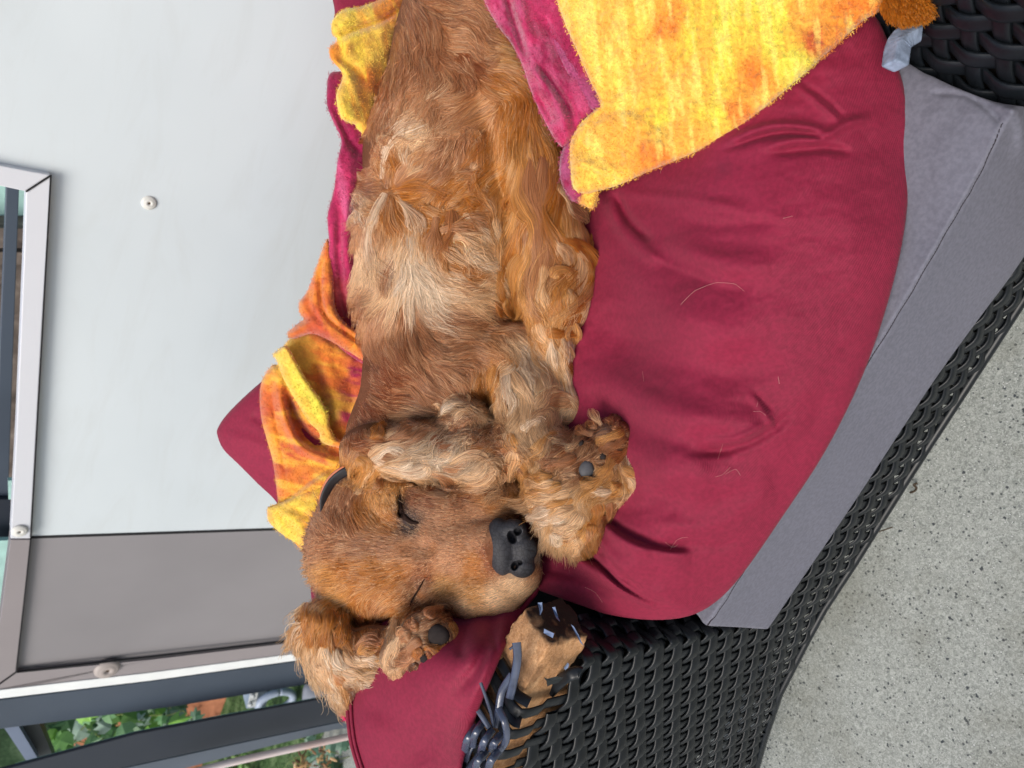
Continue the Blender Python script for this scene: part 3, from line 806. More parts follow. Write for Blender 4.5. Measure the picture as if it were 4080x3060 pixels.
for k, (sc_, am) in enumerate([(0.018, 0.004), (0.008, 0.0028), (0.004, 0.0014)]):
    nzf = nzf + am * vnoise(X + Z * 0.7, Y + Z * 0.5, sc_, k) + am * 0.6 * vnoise(Y - X * 0.3, Z + X * 0.4, sc_, k + 9)
def bite(c_, r, am=1.0):
    global fld
    d = np.sqrt((X - c_[0] * S) ** 2 + (Y - c_[1] * S) ** 2 + (Z - c_[2] * S) ** 2) - r * S
    fld = np.maximum(fld, -(d + nzf * am))
bite((-0.322, 0.290, 0.606), 0.0185, 1.0); bite((-0.330, 0.274, 0.607), 0.012, 0.9); bite((-0.348, 0.316, 0.610), 0.013, 1.0); bite((-0.368, 0.3165, 0.611), 0.011, 0.9); bite((-0.339, 0.262, 0.590), 0.008, 0.8)
fld = np.maximum(fld, np.minimum((0.5635 * S - Z) + 0.4 * nzf, (X / S + 0.392) * S + nzf))
edge = np.clip((X / S + 0.364) / 0.014, 0, 1) * 1.5
fld = fld + np.clip(nzf, -0.004, 0.004) * 0.30 * edge + 0.0004 * vnoise(X, Y + Z, 0.003, 3)
wv, wq = surface_nets(fld.astype(np.float32), (gx[0], gy[0], gz[0]), h)
wdm = Mat('raw_wood', 0.75, 0.25)
wc_ = wdm.coord(scale=(0.35, 1, 1))
c = wdm.ramp(wdm.noise(70, 6, 0.7, vec=wc_), [(0.28, (0.20, 0.08, 0.025)), (0.5, (0.52, 0.26, 0.105)), (0.74, (0.70, 0.43, 0.22))])
c = wdm.mix(0.25, c, wdm.ramp(wdm.noise(500, 3, 0.7), [(0.35, (0.12, 0.06, 0.025)), (0.6, (0.62, 0.42, 0.27))]))
dk = wdm.ramp(wdm.noise(28, 4, 0.6), [(0.58, (0, 0, 0)), (0.70, (0.6, 0.6, 0.6))]); c = wdm.mix(dk, c, (0.10, 0.045, 0.02))
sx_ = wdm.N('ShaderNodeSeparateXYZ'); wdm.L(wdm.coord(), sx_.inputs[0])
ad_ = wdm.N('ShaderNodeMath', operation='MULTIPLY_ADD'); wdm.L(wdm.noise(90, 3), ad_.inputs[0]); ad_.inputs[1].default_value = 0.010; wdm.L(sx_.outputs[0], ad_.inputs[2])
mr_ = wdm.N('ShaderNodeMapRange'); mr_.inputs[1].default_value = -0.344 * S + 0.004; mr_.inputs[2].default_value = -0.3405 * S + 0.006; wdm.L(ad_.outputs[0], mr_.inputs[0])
c = wdm.mix(mr_.outputs[0], c, (0.022, 0.011, 0.007))  # chewed end darkened to stand in for the shaded hollow of the arm
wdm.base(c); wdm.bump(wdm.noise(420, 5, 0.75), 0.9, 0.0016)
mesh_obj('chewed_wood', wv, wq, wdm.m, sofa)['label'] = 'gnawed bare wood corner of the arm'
# the lining behind the weave, so that no daylight shows through
def box(name, lo, hi, mat, parent, bevel=0.0):
    (x0, y0, z0), (x1, y1, z1) = lo, hi
    v_ = [(x0, y0, z0), (x1, y0, z0), (x1, y1, z0), (x0, y1, z0)]
    return slab(name, np.array(v_) * S, (0, 0, (z1 - z0) * S), mat, parent, bevel)
box('arm_frame', (-0.3675, 0.50, 0.20), (-0.20, 0.80, 0.50), hollow_m, sofa)
box('arm_frame', (-0.62, 0.335, 0.19), (-0.3675, 0.62, 0.49), hollow_m, sofa)
box('arm_frame', (-0.80, 0.275, 0.19), (-0.3675, 0.33, 0.560), hollow_m, sofa)
box('arm_frame', (-0.80, 0.272, 0.560), (-0.40, 0.31, 0.603), hollow_m, sofa)
box('seat_frame', (-0.3675, 0.272, 0.195), (0.30, 0.85, 0.285), hollow_m, sofa)
box('back_frame', (-0.25, 0.80, 0.20), (0.40, 0.90, 0.50), hollow_m, sofa)
# feet
def foot(px, py, y, zt=0.14):
    p = on_y(px, py, y * S); r = 0.02 * S
    V, Fc = tube([(p[0], p[1], 0.0), (p[0], p[1], 0.02), (p[0], p[1], zt * S)], [r * 0.85, r, r * 1.1], 16)
    return mesh_obj('foot', V, Fc, simple('black_plastic_foot', (0.015, 0.016, 0.018), 0.5, 0.4), sofa)
ff_ = slab('foot', np.array([on_y(x_, y_, 0.30 * S) for x_, y_ in [(3040, 2730), (3068, 2738), (3082, 2772), (3040, 2800), (3000, 2800), (3000, 2730)]]), (0, 0.03, 0), simple('chipped_foot', (0.03, 0.025, 0.022), 0.6, 0.3), sofa, 0.001)
ff_ = relief('foot', [(2940, 2930), (2975, 2905), (3005, 2925), (3022, 2960), (3018, 2990), (2990, 3030), (2950, 3060), (2900, 3080), (2880, 2990)], lambda x_, y_: 1090 + 0 * x_, 30, 30, 60, simple('round_black_foot', (0.018, 0.022, 0.028), 0.4, 0.5), sofa, step=7)
# right arm: inner side seen at the top right, leaning outwards
def arm2(u, v_):  # u along y (from the front), v up
    y_ = 0.215 + u; z_ = 0.40 + v_
    x_ = 0.133 + 0.43 * (z_ - 0.45) * 1.0 + 0.10 * (y_ - 0.25)
    return np.stack(np.broadcast_arrays(x_, y_, z_), -1) * S
NR = _n((-1, 0.10, 0.43))
for i in range(20):
    u = np.arange(-0.05, 0.40, 0.0045); v_ = 0.0 + i * 0.0145
    off = 0.0034 * np.cos(math.pi * (u / 0.024 + i))
    strand(arm2(u, v_ + 0.0015 * np.sin(u * 30 + i)) + NR * off[:, None] * S, np.tile(NR, (len(u), 1)), 0.0140 * S, 0.0032 * S, RAT, right)
for i in range(-2, 17):
    v_ = np.arange(0, 0.29, 0.0036); u = i * 0.024
    off = -0.0008 * np.cos(math.pi * (i + v_ / 0.0145))
    strand(arm2(u + 0 * v_, v_) + NR * off[:, None] * S, np.tile(NR, (len(v_), 1)), 0.0130 * S, 0.0024 * S, RAT, right)
slab('arm_frame', np.array([arm2(-0.06, -0.1), arm2(0.42, -0.1), arm2(0.42, 0.30), arm2(-0.06, 0.30)]) - NR * 0.008, (0.12, 0, 0), hollow_m, sofa)
# sawn-off strand end sticking out over the pillow
p0 = P(3650, 120, -800); p1 = P(3585, 170, -830); p2 = P(3566, 265, -860)
VV, FF_ = tube(catmull([p0, p1, p2], sub=5), 0.0095, 4, 0.75, up=tuple(_n(ORG - p1)))
pe = simple('strand_end_grey', (0.20, 0.25, 0.34), 0.4, 0.5, 0.4, 120, 0.4, 400)
o = mesh_obj('strand_end', VV, FF_, pe, sofa, smooth=False); fix_normals(o, 0.0018)

# small litter on the floor
lf = simple('dry_leaf', (0.05, 0.035, 0.022), 0.8, 0.2, 0.3, 80)
def litter(pts, w, label, name, cat):
    p = np.array([on_z(x_, y_, 0.004) for x_, y_ in pts]); p[:, 2] += 0.002 + 0.004 * np.abs(np.sin(np.arange(len(p)) * 1.7))
    vv, ff = tube(catmull(p, sub=4), w, 6, 0.5); return tag(mesh_obj(name, vv, ff, lf), label, cat)
litter([(3628, 1962), (3648, 1958), (3655, 1945), (3648, 1932), (3660, 1925)], 0.0016, 'tiny curled dry leaf lying on the speckled floor near the armchair', 'dry_leaf', 'leaf')
litter([(3420, 2150), (3480, 2128), (3560, 2100)], 0.0009, 'thin pale stick on the floor poking out from under the armchair', 'twig', 'twig')

# ================================================================== CUSHIONS
def w_of(D): return F * np.log(D / D0)
def w_z(px, py, z):
    d = ray(px, py)[..., 2]
    return w_of(np.clip((z * S - H) / np.minimum(d, -1e-3), 0.2, 3))
def w_y(px, py, y):
    d = ray(px, py)[..., 1]
    return w_of(np.clip(y * S / np.maximum(d, 1e-3), 0.2, 3))
def smax(a, b, k): 
    h_ = np.clip(0.5 + 0.5 * (a - b) / k, 0, 1); return b + (a - b) * h_ + k * h_ * (1 - h_)
def wcush(x, y): return smax(w_y(x, y, 0.250), w_z(x, y, 0.4275 + 0.030 * np.clip((2300 - np.asarray(y, float)) / 1850, 0, 1) ** 1.4), 16)
seam_path = [(2818, 2492), (2880, 2410), (3020, 2180), (3180, 1900), (3400, 1540), (3610, 1200), (3790, 890), (3900, 700), (3995, 490)]
seam_pl = catmull(seam_path, sub=6)
gray_m = cloth_mat('grey_cushion_cloth', (0.148, 0.150, 0.186), 0.85, (0, 0, 0.5), 500, 0.1, 0.03, lbump=0.5)
def cush_wr(x, y):
    d, s_, _, _, _ = seg_dist(x, y, seam_pl)
    out = -8 * np.exp(-(d / 5) ** 2) + 2 * np.exp(-((d - 14) / 8) ** 2)
    out += 9 * fbm(x, y, 260, 5) 
    out += crease([(3850, 350), (3990, 400), (4070, 500), (4060, 640)], 28, 38)(x, y) + crease([(3850, 375), (3940, 440), (3990, 490)], 14, -16)(x, y)
    out += crease([(3700, 370), (3850, 380), (3960, 430)], 10, -14)(x, y)
    return out
seat = thing('seat_cushion', 'flat grey seat cushion with a stitched front seam under the maroon pillow', 'cushion', tuple(P(3200, 1800, -300)))
relief('cushion_body', [(2650, 2300), (2735, 2412), (2780, 2450), (2812, 2490), (2880, 2496), (2960, 2500), (3048, 2506), (3066, 2496), (3105, 2440), (3210, 2285), (3330, 2110), (3450, 1930), (3600, 1700), (3740, 1490), (3900, 1270), (4020, 1110), (4120, 960), (4230, 760), (4230, 520), (4160, 445), (4080, 425), (3960, 405), (3800, 345), (3680, 290), (3500, 240), (3200, 600), (3000, 900), (2800, 1600), (2600, 2100)],
       wcush, 16, 55, 300, gray_m, None, step=8, wrinkle=cush_wr, sub=3).parent = seat
for o in seat.children: o.matrix_parent_inverse = seat.matrix_world.inverted() if False else Matrix.Translation(-seat.location)
thr = simple('dark_thread', (0.03, 0.025, 0.03), 0.8, 0.1)
sp = catmull(seam_path, sub=14)
sp = sp + np.stack([1.5 * np.sin(np.arange(len(sp)) * 0.9), 0 * sp[:, 0]], 1)
vv, ff = tube(P(sp[:, 0], sp[:, 1], wcush(sp[:, 0], sp[:, 1]) - cush_wr(sp[:, 0], sp[:, 1]) - 17), 0.0006, 5)
o = mesh_obj('seam', vv - np.array(seat.location), ff, thr, seat)
sp = catmull([(3995, 490), (3960, 468), (3890, 440), (3800, 405), (3705, 384)], sub=8)
vv, ff = tube(P(sp[:, 0], sp[:, 1], wcush(sp[:, 0], sp[:, 1]) - cush_wr(sp[:, 0], sp[:, 1]) - 10), 0.0005, 5)
mesh_obj('seam', vv - np.array(seat.location), ff, thr, seat)

mar = cloth_mat('maroon_cotton', (0.205, 0.011, 0.036), 0.68, (0, 0, 0.9), 430, 0.12, 0.10, lbump=0.45, stain=(0.10, 0.012, 0.030))
mar2 = cloth_mat('maroon_rib', (0.205, 0.011, 0.036), 0.68, (0.3, 0, 1.35), 360, 0.12, 0.10, lbump=0.3)

# --- big pillow under the dog
cp, cv = [], []
def ctl(x, y, w): cp.append((x, y)); cv.append(w)
for x_ in (1700, 2000, 2300, 2500):
    for y_ in (-100, 400, 900, 1400, 1900, 2250): ctl(x_, y_, float(w_z(x_, y_, 0.535 if x_ > 1900 else 0.50)))
for x_, y_, z_ in [(2750, 300, 0.545), (2750, 800, 0.55), (2750, 1300, 0.55), (2700, 1800, 0.55), (2600, 2150, 0.53), (3050, 300, 0.53), (3050, 700, 0.535), (3000, 1200, 0.535), (2950, 1600, 0.525), (2850, 2000, 0.505), (3300, 300, 0.51), (3280, 700, 0.51)]:
    ctl(x_, y_, float(w_z(x_, y_, z_)))
for x_, y_ in [(3500, 80), (3560, 250), (3615, 450), (3628, 650), (3600, 950), (3530, 1230), (3430, 1500), (3290, 1790), (3120, 2050), (2960, 2280), (2850, 2400)]:
    ctl(x_, y_, float(min(wcush(x_, y_) - 25, w_z(x_, y_, 0.47) if y_ > 700 else -640 + (450 - y_) * -0.1)))
for x_, y_, w_ in [(2740, 2455, -250), (2600, 2468, -190), (2440, 2440, -150), (2330, 2410, -110), (2200, 2370, -60), (2050, 2330, 30), (1850, 2250, 330), (3400, -150, -720)]: ctl(x_, y_, w_)
pw = RBF(cp, cv, 2e-3)
pil_wr = add_fns([
    # folds near the blanket, upper right
    crease([(2900, 560), (3050, 505), (3180, 500), (3290, 520)], 16, 30), crease([(2880, 600), (3050, 540), (3180, 530), (3330, 560)], 12, -30),
    crease([(3040, 590), (3150, 560), (3280, 545), (3380, 490), (3480, 470)], 20, 34), crease([(3060, 610), (3180, 600), (3290, 590), (3400, 610)], 18, -26),
    crease([(3170, 340), (3260, 410), (3350, 490)], 14, 16), crease([(3200, 330), (3290, 390), (3370, 470)], 10, -10),
    crease([(3450, 560), (3560, 470), (3580, 440)], 40, 18),
    crease([(2420, 780), (2470, 900), (2560, 1000), (2640, 1050)], 26, 34), crease([(2450, 760), (2510, 880), (2600, 960)], 18, -34),
    crease([(2600, 1000), (2750, 1080), (2900, 1130), (3000, 1160)], 45, -26), crease([(2640, 950), (2800, 1020), (2950, 1060), (3080, 1060)], 50, 30),
    crease([(2480, 760), (2600, 780), (2800, 800), (3000, 840)], 22, 14), crease([(2700, 880), (2900, 900), (3100, 870)], 26, -14),
    # long soft waves lower down
    crease([(2320, 1560), (2450, 1660), (2620, 1740), (2800, 1780), (2950, 1790)], 55, -46), crease([(2350, 1480), (2500, 1560), (2700, 1640), (2950, 1690), (3100, 1670)], 60, 34),
    crease([(2750, 1800), (2900, 1790), (3050, 1730), (3160, 1640)], 20, -26), crease([(2800, 1760), (2950, 1745), (3060, 1680)], 18, 24),
    crease([(2980, 1560), (3040, 1640), (3090, 1720)], 14, 16), crease([(3010, 1560), (3080, 1640)], 9, -10),
    crease([(2500, 1850), (2700, 1900), (2900, 1920), (3080, 1880)], 50, 22), crease([(2560, 1960), (2750, 1990), (2950, 1990)], 40, -18),
    crease([(2600, 2080), (2800, 2100), (2980, 2060)], 34, 18), crease([(2650, 2160), (2850, 2170), (2960, 2140)], 26, -14),
    # tucked overlap below the paw
    crease([(2400, 2040), (2480, 2110), (2620, 2170), (2760, 2180)], 16, -34), crease([(2380, 2060), (2470, 2150), (2600, 2210)], 22, 28),
    crease([(2160, 2180), (2290, 2230), (2430, 2320), (2600, 2400), (2760, 2430)], 24, 46), crease([(2300, 2200), (2380, 2240), (2470, 2330), (2600, 2400), (2690, 2420)], 10, -60),
    crease([(2140, 2260), (2300, 2300), (2450, 2380)], 18, -26), crease([(2120, 2300), (2280, 2350), (2420, 2410)], 20, 22),
    crease([(2390, 2200), (2420, 2280), (2500, 2360), (2640, 2410)], 26, 40),
    step_fold([(2720, 2415), (2610, 2372), (2529, 2322), (2460, 2262), (2405, 2190), (2370, 2120)], 80, 52), step_fold([(2960, 1160), (2800, 1105), (2640, 1045), (2540, 960), (2470, 860)], 60, 22),
    step_fold([(2400, 2070), (2500, 2140), (2640, 2190), (2760, 2200)], 60, 30),
    crease([(2420, 900), (2560, 1120), (2800, 1290), (3080, 1350)], 90, 34), crease([(2360, 1250), (2560, 1400), (2850, 1480), (3150, 1440)], 80, -34), crease([(2700, 1950), (2950, 2020), (3100, 1960)], 60, 28),
    lambda x, y: 22 * fbm(x, y, 420, 3) + 5 * fbm(x + y * 0.3, y * 1.6, 120, 8),
])
pil = thing('big_pillow', 'large maroon pillow bulging over the front of the grey seat cushion', 'pillow', tuple(P(2700, 1300, -300)))
relief('pillow_cover', [(1750, -560), (2300, -640), (3250, -600), (3430, -300), (3470, 0), (3520, 120), (3575, 260), (3612, 400), (3628, 600), (3606, 900), (3545, 1180), (3440, 1490), (3290, 1795), (3120, 2055), (2960, 2285), (2850, 2400), (2740, 2456), (2600, 2470), (2440, 2452), (2330, 2418), (2200, 2372), (2080, 2330), (1900, 2280), (1750, 2000), (1700, 1000)],
       lambda x, y: pw(x, y) + 70, lambda x, y: 95 + 0 * x, 330, 260, mar, None, step=8, wrinkle=pil_wr, sub=4)
def adopt(parent):
    for o in bpy.data.objects:
        if o.parent is None and o.get('_adopt') is None and o.type in ('MESH', 'CURVES') and o.name.split('.')[0] in PEND:
            o.parent = parent; o.matrix_parent_inverse = Matrix.Translation(-Vector(parent.location))
def give(o, parent):
    o.parent = parent; o.matrix_parent_inverse = Matrix.Translation(-Vector(parent.location)); return o
give(bpy.data.objects['pillow_cover'], pil)
def pil_surf(x, y): return pw(x, y) + 70 - pil_wr(x, y) - 95

# --- pillow against the wall corner and over the left arm
bw = RBF([(868, 1735), (1000, 1600), (1000, 1880), (1100, 1990), (1200, 1900), (1500, 1500), (1500, 1900), (1240, 2350), (1300, 2550), (1385, 2800), (1430, 3060), (1500, 2900), (1650, 2950), (1900, 2900), (1830, 3060), (2000, 2560), (1900, 2550), (1700, 2500), (2080, 2400), (1900, 2300), (1600, 2300), (1500, 3250), (1800, 3250), (2000, 2000), (1850, 2440), (2080, 2250)],
         [760, 690, 720, 690, 600, 640, 560, 430, 300, 100, 20, -70, -200, -330, -330, -330, -250, -70, 0, 190, 300, -40, -330, 300, 110, 90], 2e-3)
bp_wr = add_fns([
    crease([(1960, 2400), (1960, 2520), (1900, 2650), (1800, 2780)], 26, -30), crease([(2010, 2420), (2000, 2540), (1930, 2700), (1850, 2850)], 24, 26),
    crease([(1880, 2440), (1890, 2560), (1850, 2700)], 30, 22), crease([(1850, 2480), (1830, 2620)], 18, -18),
    crease([(1950, 2500), (1980, 2600), (1930, 2720)], 12, -20), crease([(2060, 2390), (2100, 2430)], 12, -14),
    crease([(1450, 2800), (1600, 2900), (1700, 3050)], 50, -14), crease([(900, 1740), (1000, 1760), (1100, 1800)], 24, 10),
    crease([(950, 1850), (1040, 1880), (1120, 1930)], 20, -10), crease([(1030, 1960), (1110, 1960)], 10, -12), crease([(1000, 1650), (1080, 1700)], 20, -12),
    lambda x, y: 9 * fbm(x, y, 260, 13),
])
wedge = thing('wall_pillow', 'maroon pillow with one corner against the white panel, its end over the chewed arm', 'pillow', tuple(P(1500, 2500, 100)))
give(relief('pillow_cover', [(866, 1735), (868, 1705), (905, 1650), (985, 1570), (1090, 1480), (1300, 1300), (1500, 1250), (1850, 1400), (1950, 1900), (2120, 2250), (2150, 2345), (2095, 2425), (2060, 2470), (2015, 2570), (1965, 2690), (1900, 2850), (1855, 3000), (1830, 3100), (1780, 3250), (1480, 3250), (1428, 3080), (1395, 2960), (1382, 2850), (1384, 2750), (1360, 2680), (1310, 2590), (1262, 2460), (1240, 2380), (1236, 2290), (1200, 2180), (1110, 2012), (1030, 1930), (950, 1850), (890, 1790)],
            lambda x, y: bw(x, y) + 45, 60, 110, 120, mar2, None, step=8, wrinkle=bp_wr, sub=4), wedge)
# piped edge, two parallel seams
for dx, rr in ((0, 0.0022), (14, 0.0016)):
    pp = catmull([(1384 + dx, 2745), (1386 + dx, 2850), (1400 + dx, 2960), (1432 + dx, 3070), (1475 + dx, 3200)], sub=8)
    vv, ff = tube(P(pp[:, 0], pp[:, 1], bw(pp[:, 0], pp[:, 1]) + 15 - dx * 1.6), rr, 8)
    give(mesh_obj('piping', vv, ff, mar2), wedge)
# --- upright end of a third cushion at the very top left
t3 = relief('maroon_cushion', [(1325, -150), (1333, 40), (1345, 75), (1500, 60), (1560, -150)], lambda x, y: 330 + 0 * x, 30, 40, 60, mar2, None, step=9)
tag(t3, 'maroon cushion edge behind the yellow blanket at the top of the picture', 'cushion')

# ================================================================== FLEECE BLANKET
fl = Mat('printed_fleece', 0.95, 0.1)
at = fl.N('ShaderNodeAttribute'); at.attribute_name = 'tint'
nzc = fl.noise(900, 3, 0.7)
c = fl.mix(0.30, at.outputs['Color'], fl.mix(1.0, at.outputs['Color'], fl.ramp(nzc, [(0.35, (0.45, 0.42, 0.38)), (0.65, (1.0, 1.0, 1.0))]), 'MULTIPLY'))
fl.base(c)
b1 = fl.bump(fl.noise(380, 3, 0.7), 0.35, 0.002); fl.bump(nzc, 0.5, 0.001, b1)
fl.b.inputs['Sheen Weight'].default_value = 0.35; fl.b.inputs['Sheen Roughness'].default_value = 0.5
FL = fl.m
YEL, ORA, RED, PNK, MAG, LEM, MAU = (0.86, 0.54, 0.085), (0.72, 0.22, 0.03), (0.50, 0.08, 0.03), (0.46, 0.03, 0.11), (0.30, 0.015, 0.07), (0.72, 0.62, 0.07), (0.36, 0.055, 0.15)
def dye(cps, ang=1.2, stretch=5.0, sc=70, seed=0, amt=0.6, blot=(ORA, YEL)):
    pts = [p[:2] for p in cps]; cols = [p[2] for p in cps]
    def f(x, y, d=None):
        base_ = idw(pts, cols, x + 22 * fbm(x, y, 60, seed + 20), y + 30 * fbm(x, y, 90, seed + 22), 4, 20)
        u = x * math.cos(ang) + y * math.sin(ang); v_ = -x * math.sin(ang) + y * math.cos(ang)
        n = fbm(u / stretch, v_, sc, seed, 4)
        a = np.clip((n - 0.05) * 2.2, 0, 1)[:, None] * amt
        b = np.clip((-n - 0.15) * 2.2, 0, 1)[:, None] * amt
        out = base_ * (1 - a) + np.array(blot[0]) * a
        out = out * (1 - b) + np.array(blot[1]) * b
        fine = 1 + 0.16 * fbm(x, y, 12, seed + 40, 2)[:, None]
        return np.clip(out * fine, 0.004, 0.9)
    return f
blanket = thing('fleece_blanket', 'fluffy yellow orange and pink dyed fleece blanket wrapped round the dog', 'blanket', tuple(P(1800, 900, 300)))
def bl(*a, **k):
    o = relief('blanket_fold', *a, **k); return give(o, blanket)
fz = lambda seed, a=4: (lambda x, y: a * fbm(x, y, 26, seed, 2) + 10 * fbm(x, y, 170, seed + 3))
# pink sheet behind the back
o = bl([(1310, 300), (1345, 285), (1420, 300), (1560, 420), (1560, 900), (1560, 1500), (1480, 1470), (1430, 1440), (1350, 1380), (1290, 1280), (1285, 1130), (1310, 980), (1305, 860), (1330, 760), (1345, 640), (1360, 560), (1335, 500), (1306, 430), (1302, 370)],
   RBF([(1310, 300), (1330, 600), (1320, 1000), (1320, 1300), (1560, 600), (1560, 1000), (1560, 1400)], [250, 280, 400, 500, 450, 520, 560]), 40, 70, 50, FL,
   wrinkle=add_fns([fz(1), crease([(1400, 700), (1380, 900), (1400, 1150), (1460, 1350)], 22, 26), crease([(1360, 800), (1350, 1000), (1370, 1200), (1440, 1380)], 16, -24), crease([(1320, 420), (1380, 540), (1440, 620)], 18, -26), crease([(1440, 750), (1450, 1000), (1450, 1200)], 24, -20)]),
   color=dye([(1330, 400, MAG), (1400, 560, MAG), (1370, 750, PNK), (1330, 950, PNK), (1400, 1000, PNK), (1340, 1250, RED), (1430, 1300, PNK)], 1.4, 5, 60, 3, 0.6, ((0.58, 0.12, 0.25), MAG)), step=7)
# yellow fold at the top
o = bl([(1740, -120), (1700, -40), (1650, 60), (1560, 220), (1620, 520), (1560, 620), (1430, 520), (1420, 500), (1360, 470), (1340, 380), (1365, 300), (1320, 235), (1312, 190), (1345, 160), (1322, 130), (1326, 80), (1370, 38), (1440, 25), (1540, -20), (1600, -120)],
   RBF([(1330, 100), (1330, 200), (1350, 350), (1420, 500), (1550, 100), (1550, 400), (1650, 0), (1650, 500)], [200, 205, 215, 260, 330, 420, 420, 480]), 45, 60, 45, FL,
   wrinkle=add_fns([fz(2), crease([(1340, 150), (1420, 115), (1520, 80), (1640, 10)], 14, -34), crease([(1350, 190), (1440, 150), (1560, 110)], 26, 24), crease([(1340, 215), (1400, 270), (1460, 330)], 18, -24), crease([(1340, 250), (1400, 330), (1440, 420)], 22, 16), crease([(1480, 180), (1470, 300), (1480, 420)], 30, 12)]),
   color=dye([(1350, 100, YEL), (1450, 60, YEL), (1550, 20, ORA), (1340, 210, ORA), (1420, 230, YEL), (1500, 200, YEL), (1400, 320, YEL), (1450, 330, ORA), (1420, 450, YEL), (1370, 420, YEL)], 1.35, 6, 34, 5, 0.7, ((0.75, 0.30, 0.035), (0.85, 0.62, 0.07))), step=7)
# orange rolls below the pink
o = bl([(1310, 960), (1330, 1100), (1335, 1220), (1380, 1290), (1460, 1340), (1560, 1420), (1560, 1520), (1450, 1440), (1370, 1390), (1300, 1350), (1240, 1330), (1170, 1350), (1145, 1330), (1185, 1290), (1210, 1270), (1192, 1240), (1195, 1200), (1225, 1160), (1255, 1080), (1290, 980)],
   RBF([(1290, 980), (1200, 1250), (1350, 1300), (1560, 1450)], [420, 500, 440, 520]), 60, 45, 40, FL,
   wrinkle=add_fns([fz(4), crease([(1290, 1010), (1275, 1150), (1300, 1260), (1400, 1340), (1480, 1390)], 12, -34), crease([(1245, 1130), (1230, 1220), (1290, 1300)], 14, -20)]),
   color=dye([(1270, 1050, ORA), (1220, 1200, ORA), (1320, 1300, RED), (1450, 1400, ORA), (1310, 1150, RED)], 1.2, 3, 40, 7, 0.6, ((0.78, 0.30, 0.04), (0.50, 0.08, 0.03))), step=7)
# lower sheet with the stitched hem
o = bl([(1560, 1360), (1560, 1900), (1420, 2060), (1340, 2080), (1300, 2130), (1215, 2190), (1160, 2140), (1113, 2020), (1100, 1930), (1085, 1830), (1060, 1740), (1040, 1660), (1035, 1560), (1052, 1500), (1085, 1455), (1110, 1450), (1125, 1400), (1160, 1345), (1250, 1320), (1350, 1370), (1450, 1410)],
   RBF([(1100, 1450), (1040, 1600), (1070, 1800), (1110, 2010), (1215, 2180), (1300, 1500), (1350, 1800), (1400, 2000), (1560, 1500), (1560, 1900)], [600, 640, 640, 620, 540, 580, 560, 460, 600, 520]), 40, 50, 50, FL,
   wrinkle=add_fns([fz(6), crease([(1110, 1480), (1120, 1600), (1150, 1700), (1200, 1780), (1300, 1830), (1370, 1840)], 20, 50), crease([(1140, 1560), (1170, 1650), (1230, 1740), (1320, 1790)], 20, -56), crease([(1150, 1640), (1190, 1740), (1280, 1800)], 10, -30),
                    crease([(1075, 1540), (1095, 1680), (1120, 1800), (1145, 1960)], 6, -10), crease([(1110, 2020), (1180, 1960), (1260, 1900), (1340, 1850)], 10, -16), crease([(1140, 2020), (1220, 1950), (1320, 1880)], 24, 22),
                    crease([(1300, 1420), (1330, 1560), (1340, 1680)], 30, 18), crease([(1250, 1420), (1270, 1560), (1300, 1700)], 22, -14), crease([(1400, 1480), (1400, 1620), (1390, 1720)], 24, -16)]),
   color=dye([(1060, 1600, RED), (1100, 1560, ORA), (1090, 1750, ORA), (1150, 1850, RED), (1200, 1900, ORA), (1130, 1950, ORA), (1200, 2050, YEL), (1300, 1950, YEL), (1220, 1700, RED), (1200, 1450, YEL), (1280, 1450, ORA), (1330, 1500, ORA), (1300, 1650, YEL), (1420, 1500, MAG), (1400, 1650, PNK), (1340, 1720, ORA), (1350, 1830, RED), (1160, 1500, YEL)], 0.25, 4, 44, 9, 0.75, ((0.62, 0.14, 0.03), (0.85, 0.45, 0.05))), step=7)
# corner turned up at the bottom
o = bl([(1064, 2040), (1070, 2020), (1110, 2005), (1190, 1965), (1290, 1900), (1400, 1860), (1420, 2060), (1300, 2140), (1215, 2200), (1190, 2170), (1140, 2140), (1095, 2105), (1070, 2075)],
   RBF([(1064, 2040), (1215, 2190), (1400, 1860), (1300, 2100)], [590, 480, 500, 420]), 35, 36, 30, FL, wrinkle=add_fns([fz(8), crease([(1110, 2030), (1180, 2080), (1230, 2150)], 14, 12), crease([(1150, 2010), (1230, 2060), (1280, 2110)], 14, -14)]),
   color=dye([(1090, 2050, YEL), (1200, 2000, YEL), (1280, 1950, ORA), (1180, 2120, YEL), (1250, 2080, ORA), (1350, 1950, YEL)], 0.9, 3, 44, 12, 0.6, ((0.72, 0.25, 0.03), (0.88, 0.60, 0.05))), step=6)
# yellow band folded over
o = bl([(1088, 1420), (1092, 1408), (1140, 1378), (1180, 1440), (1225, 1520), (1270, 1580), (1310, 1650), (1315, 1700), (1345, 1750), (1400, 1760), (1400, 1790), (1330, 1780), (1280, 1760), (1270, 1720), (1230, 1680), (1180, 1600), (1130, 1510), (1100, 1430)],
   RBF([(1090, 1410), (1200, 1550), (1300, 1720), (1400, 1770)], [520, 500, 510, 480]), 45, 26, 20, FL, wrinkle=fz(10, 3),
   color=dye([(1120, 1410, YEL), (1200, 1540, LEM), (1270, 1660, LEM), (1300, 1740, YEL), (1380, 1775, ORA)], 1.0, 3, 40, 14, 0.35, (ORA, YEL)), step=6)
# pink end near the bottom pillow
o = bl([(1338, 2700), (1350, 2730), (1375, 2790), (1382, 2870), (1362, 2860), (1340, 2800), (1330, 2740)], lambda x, y: 180 + 0 * x, 14, 14, 14, FL, color=dye([(1350, 2780, (0.55, 0.02, 0.10))], 1, 2, 40, 15, 0.3, (PNK, PNK)), step=5)

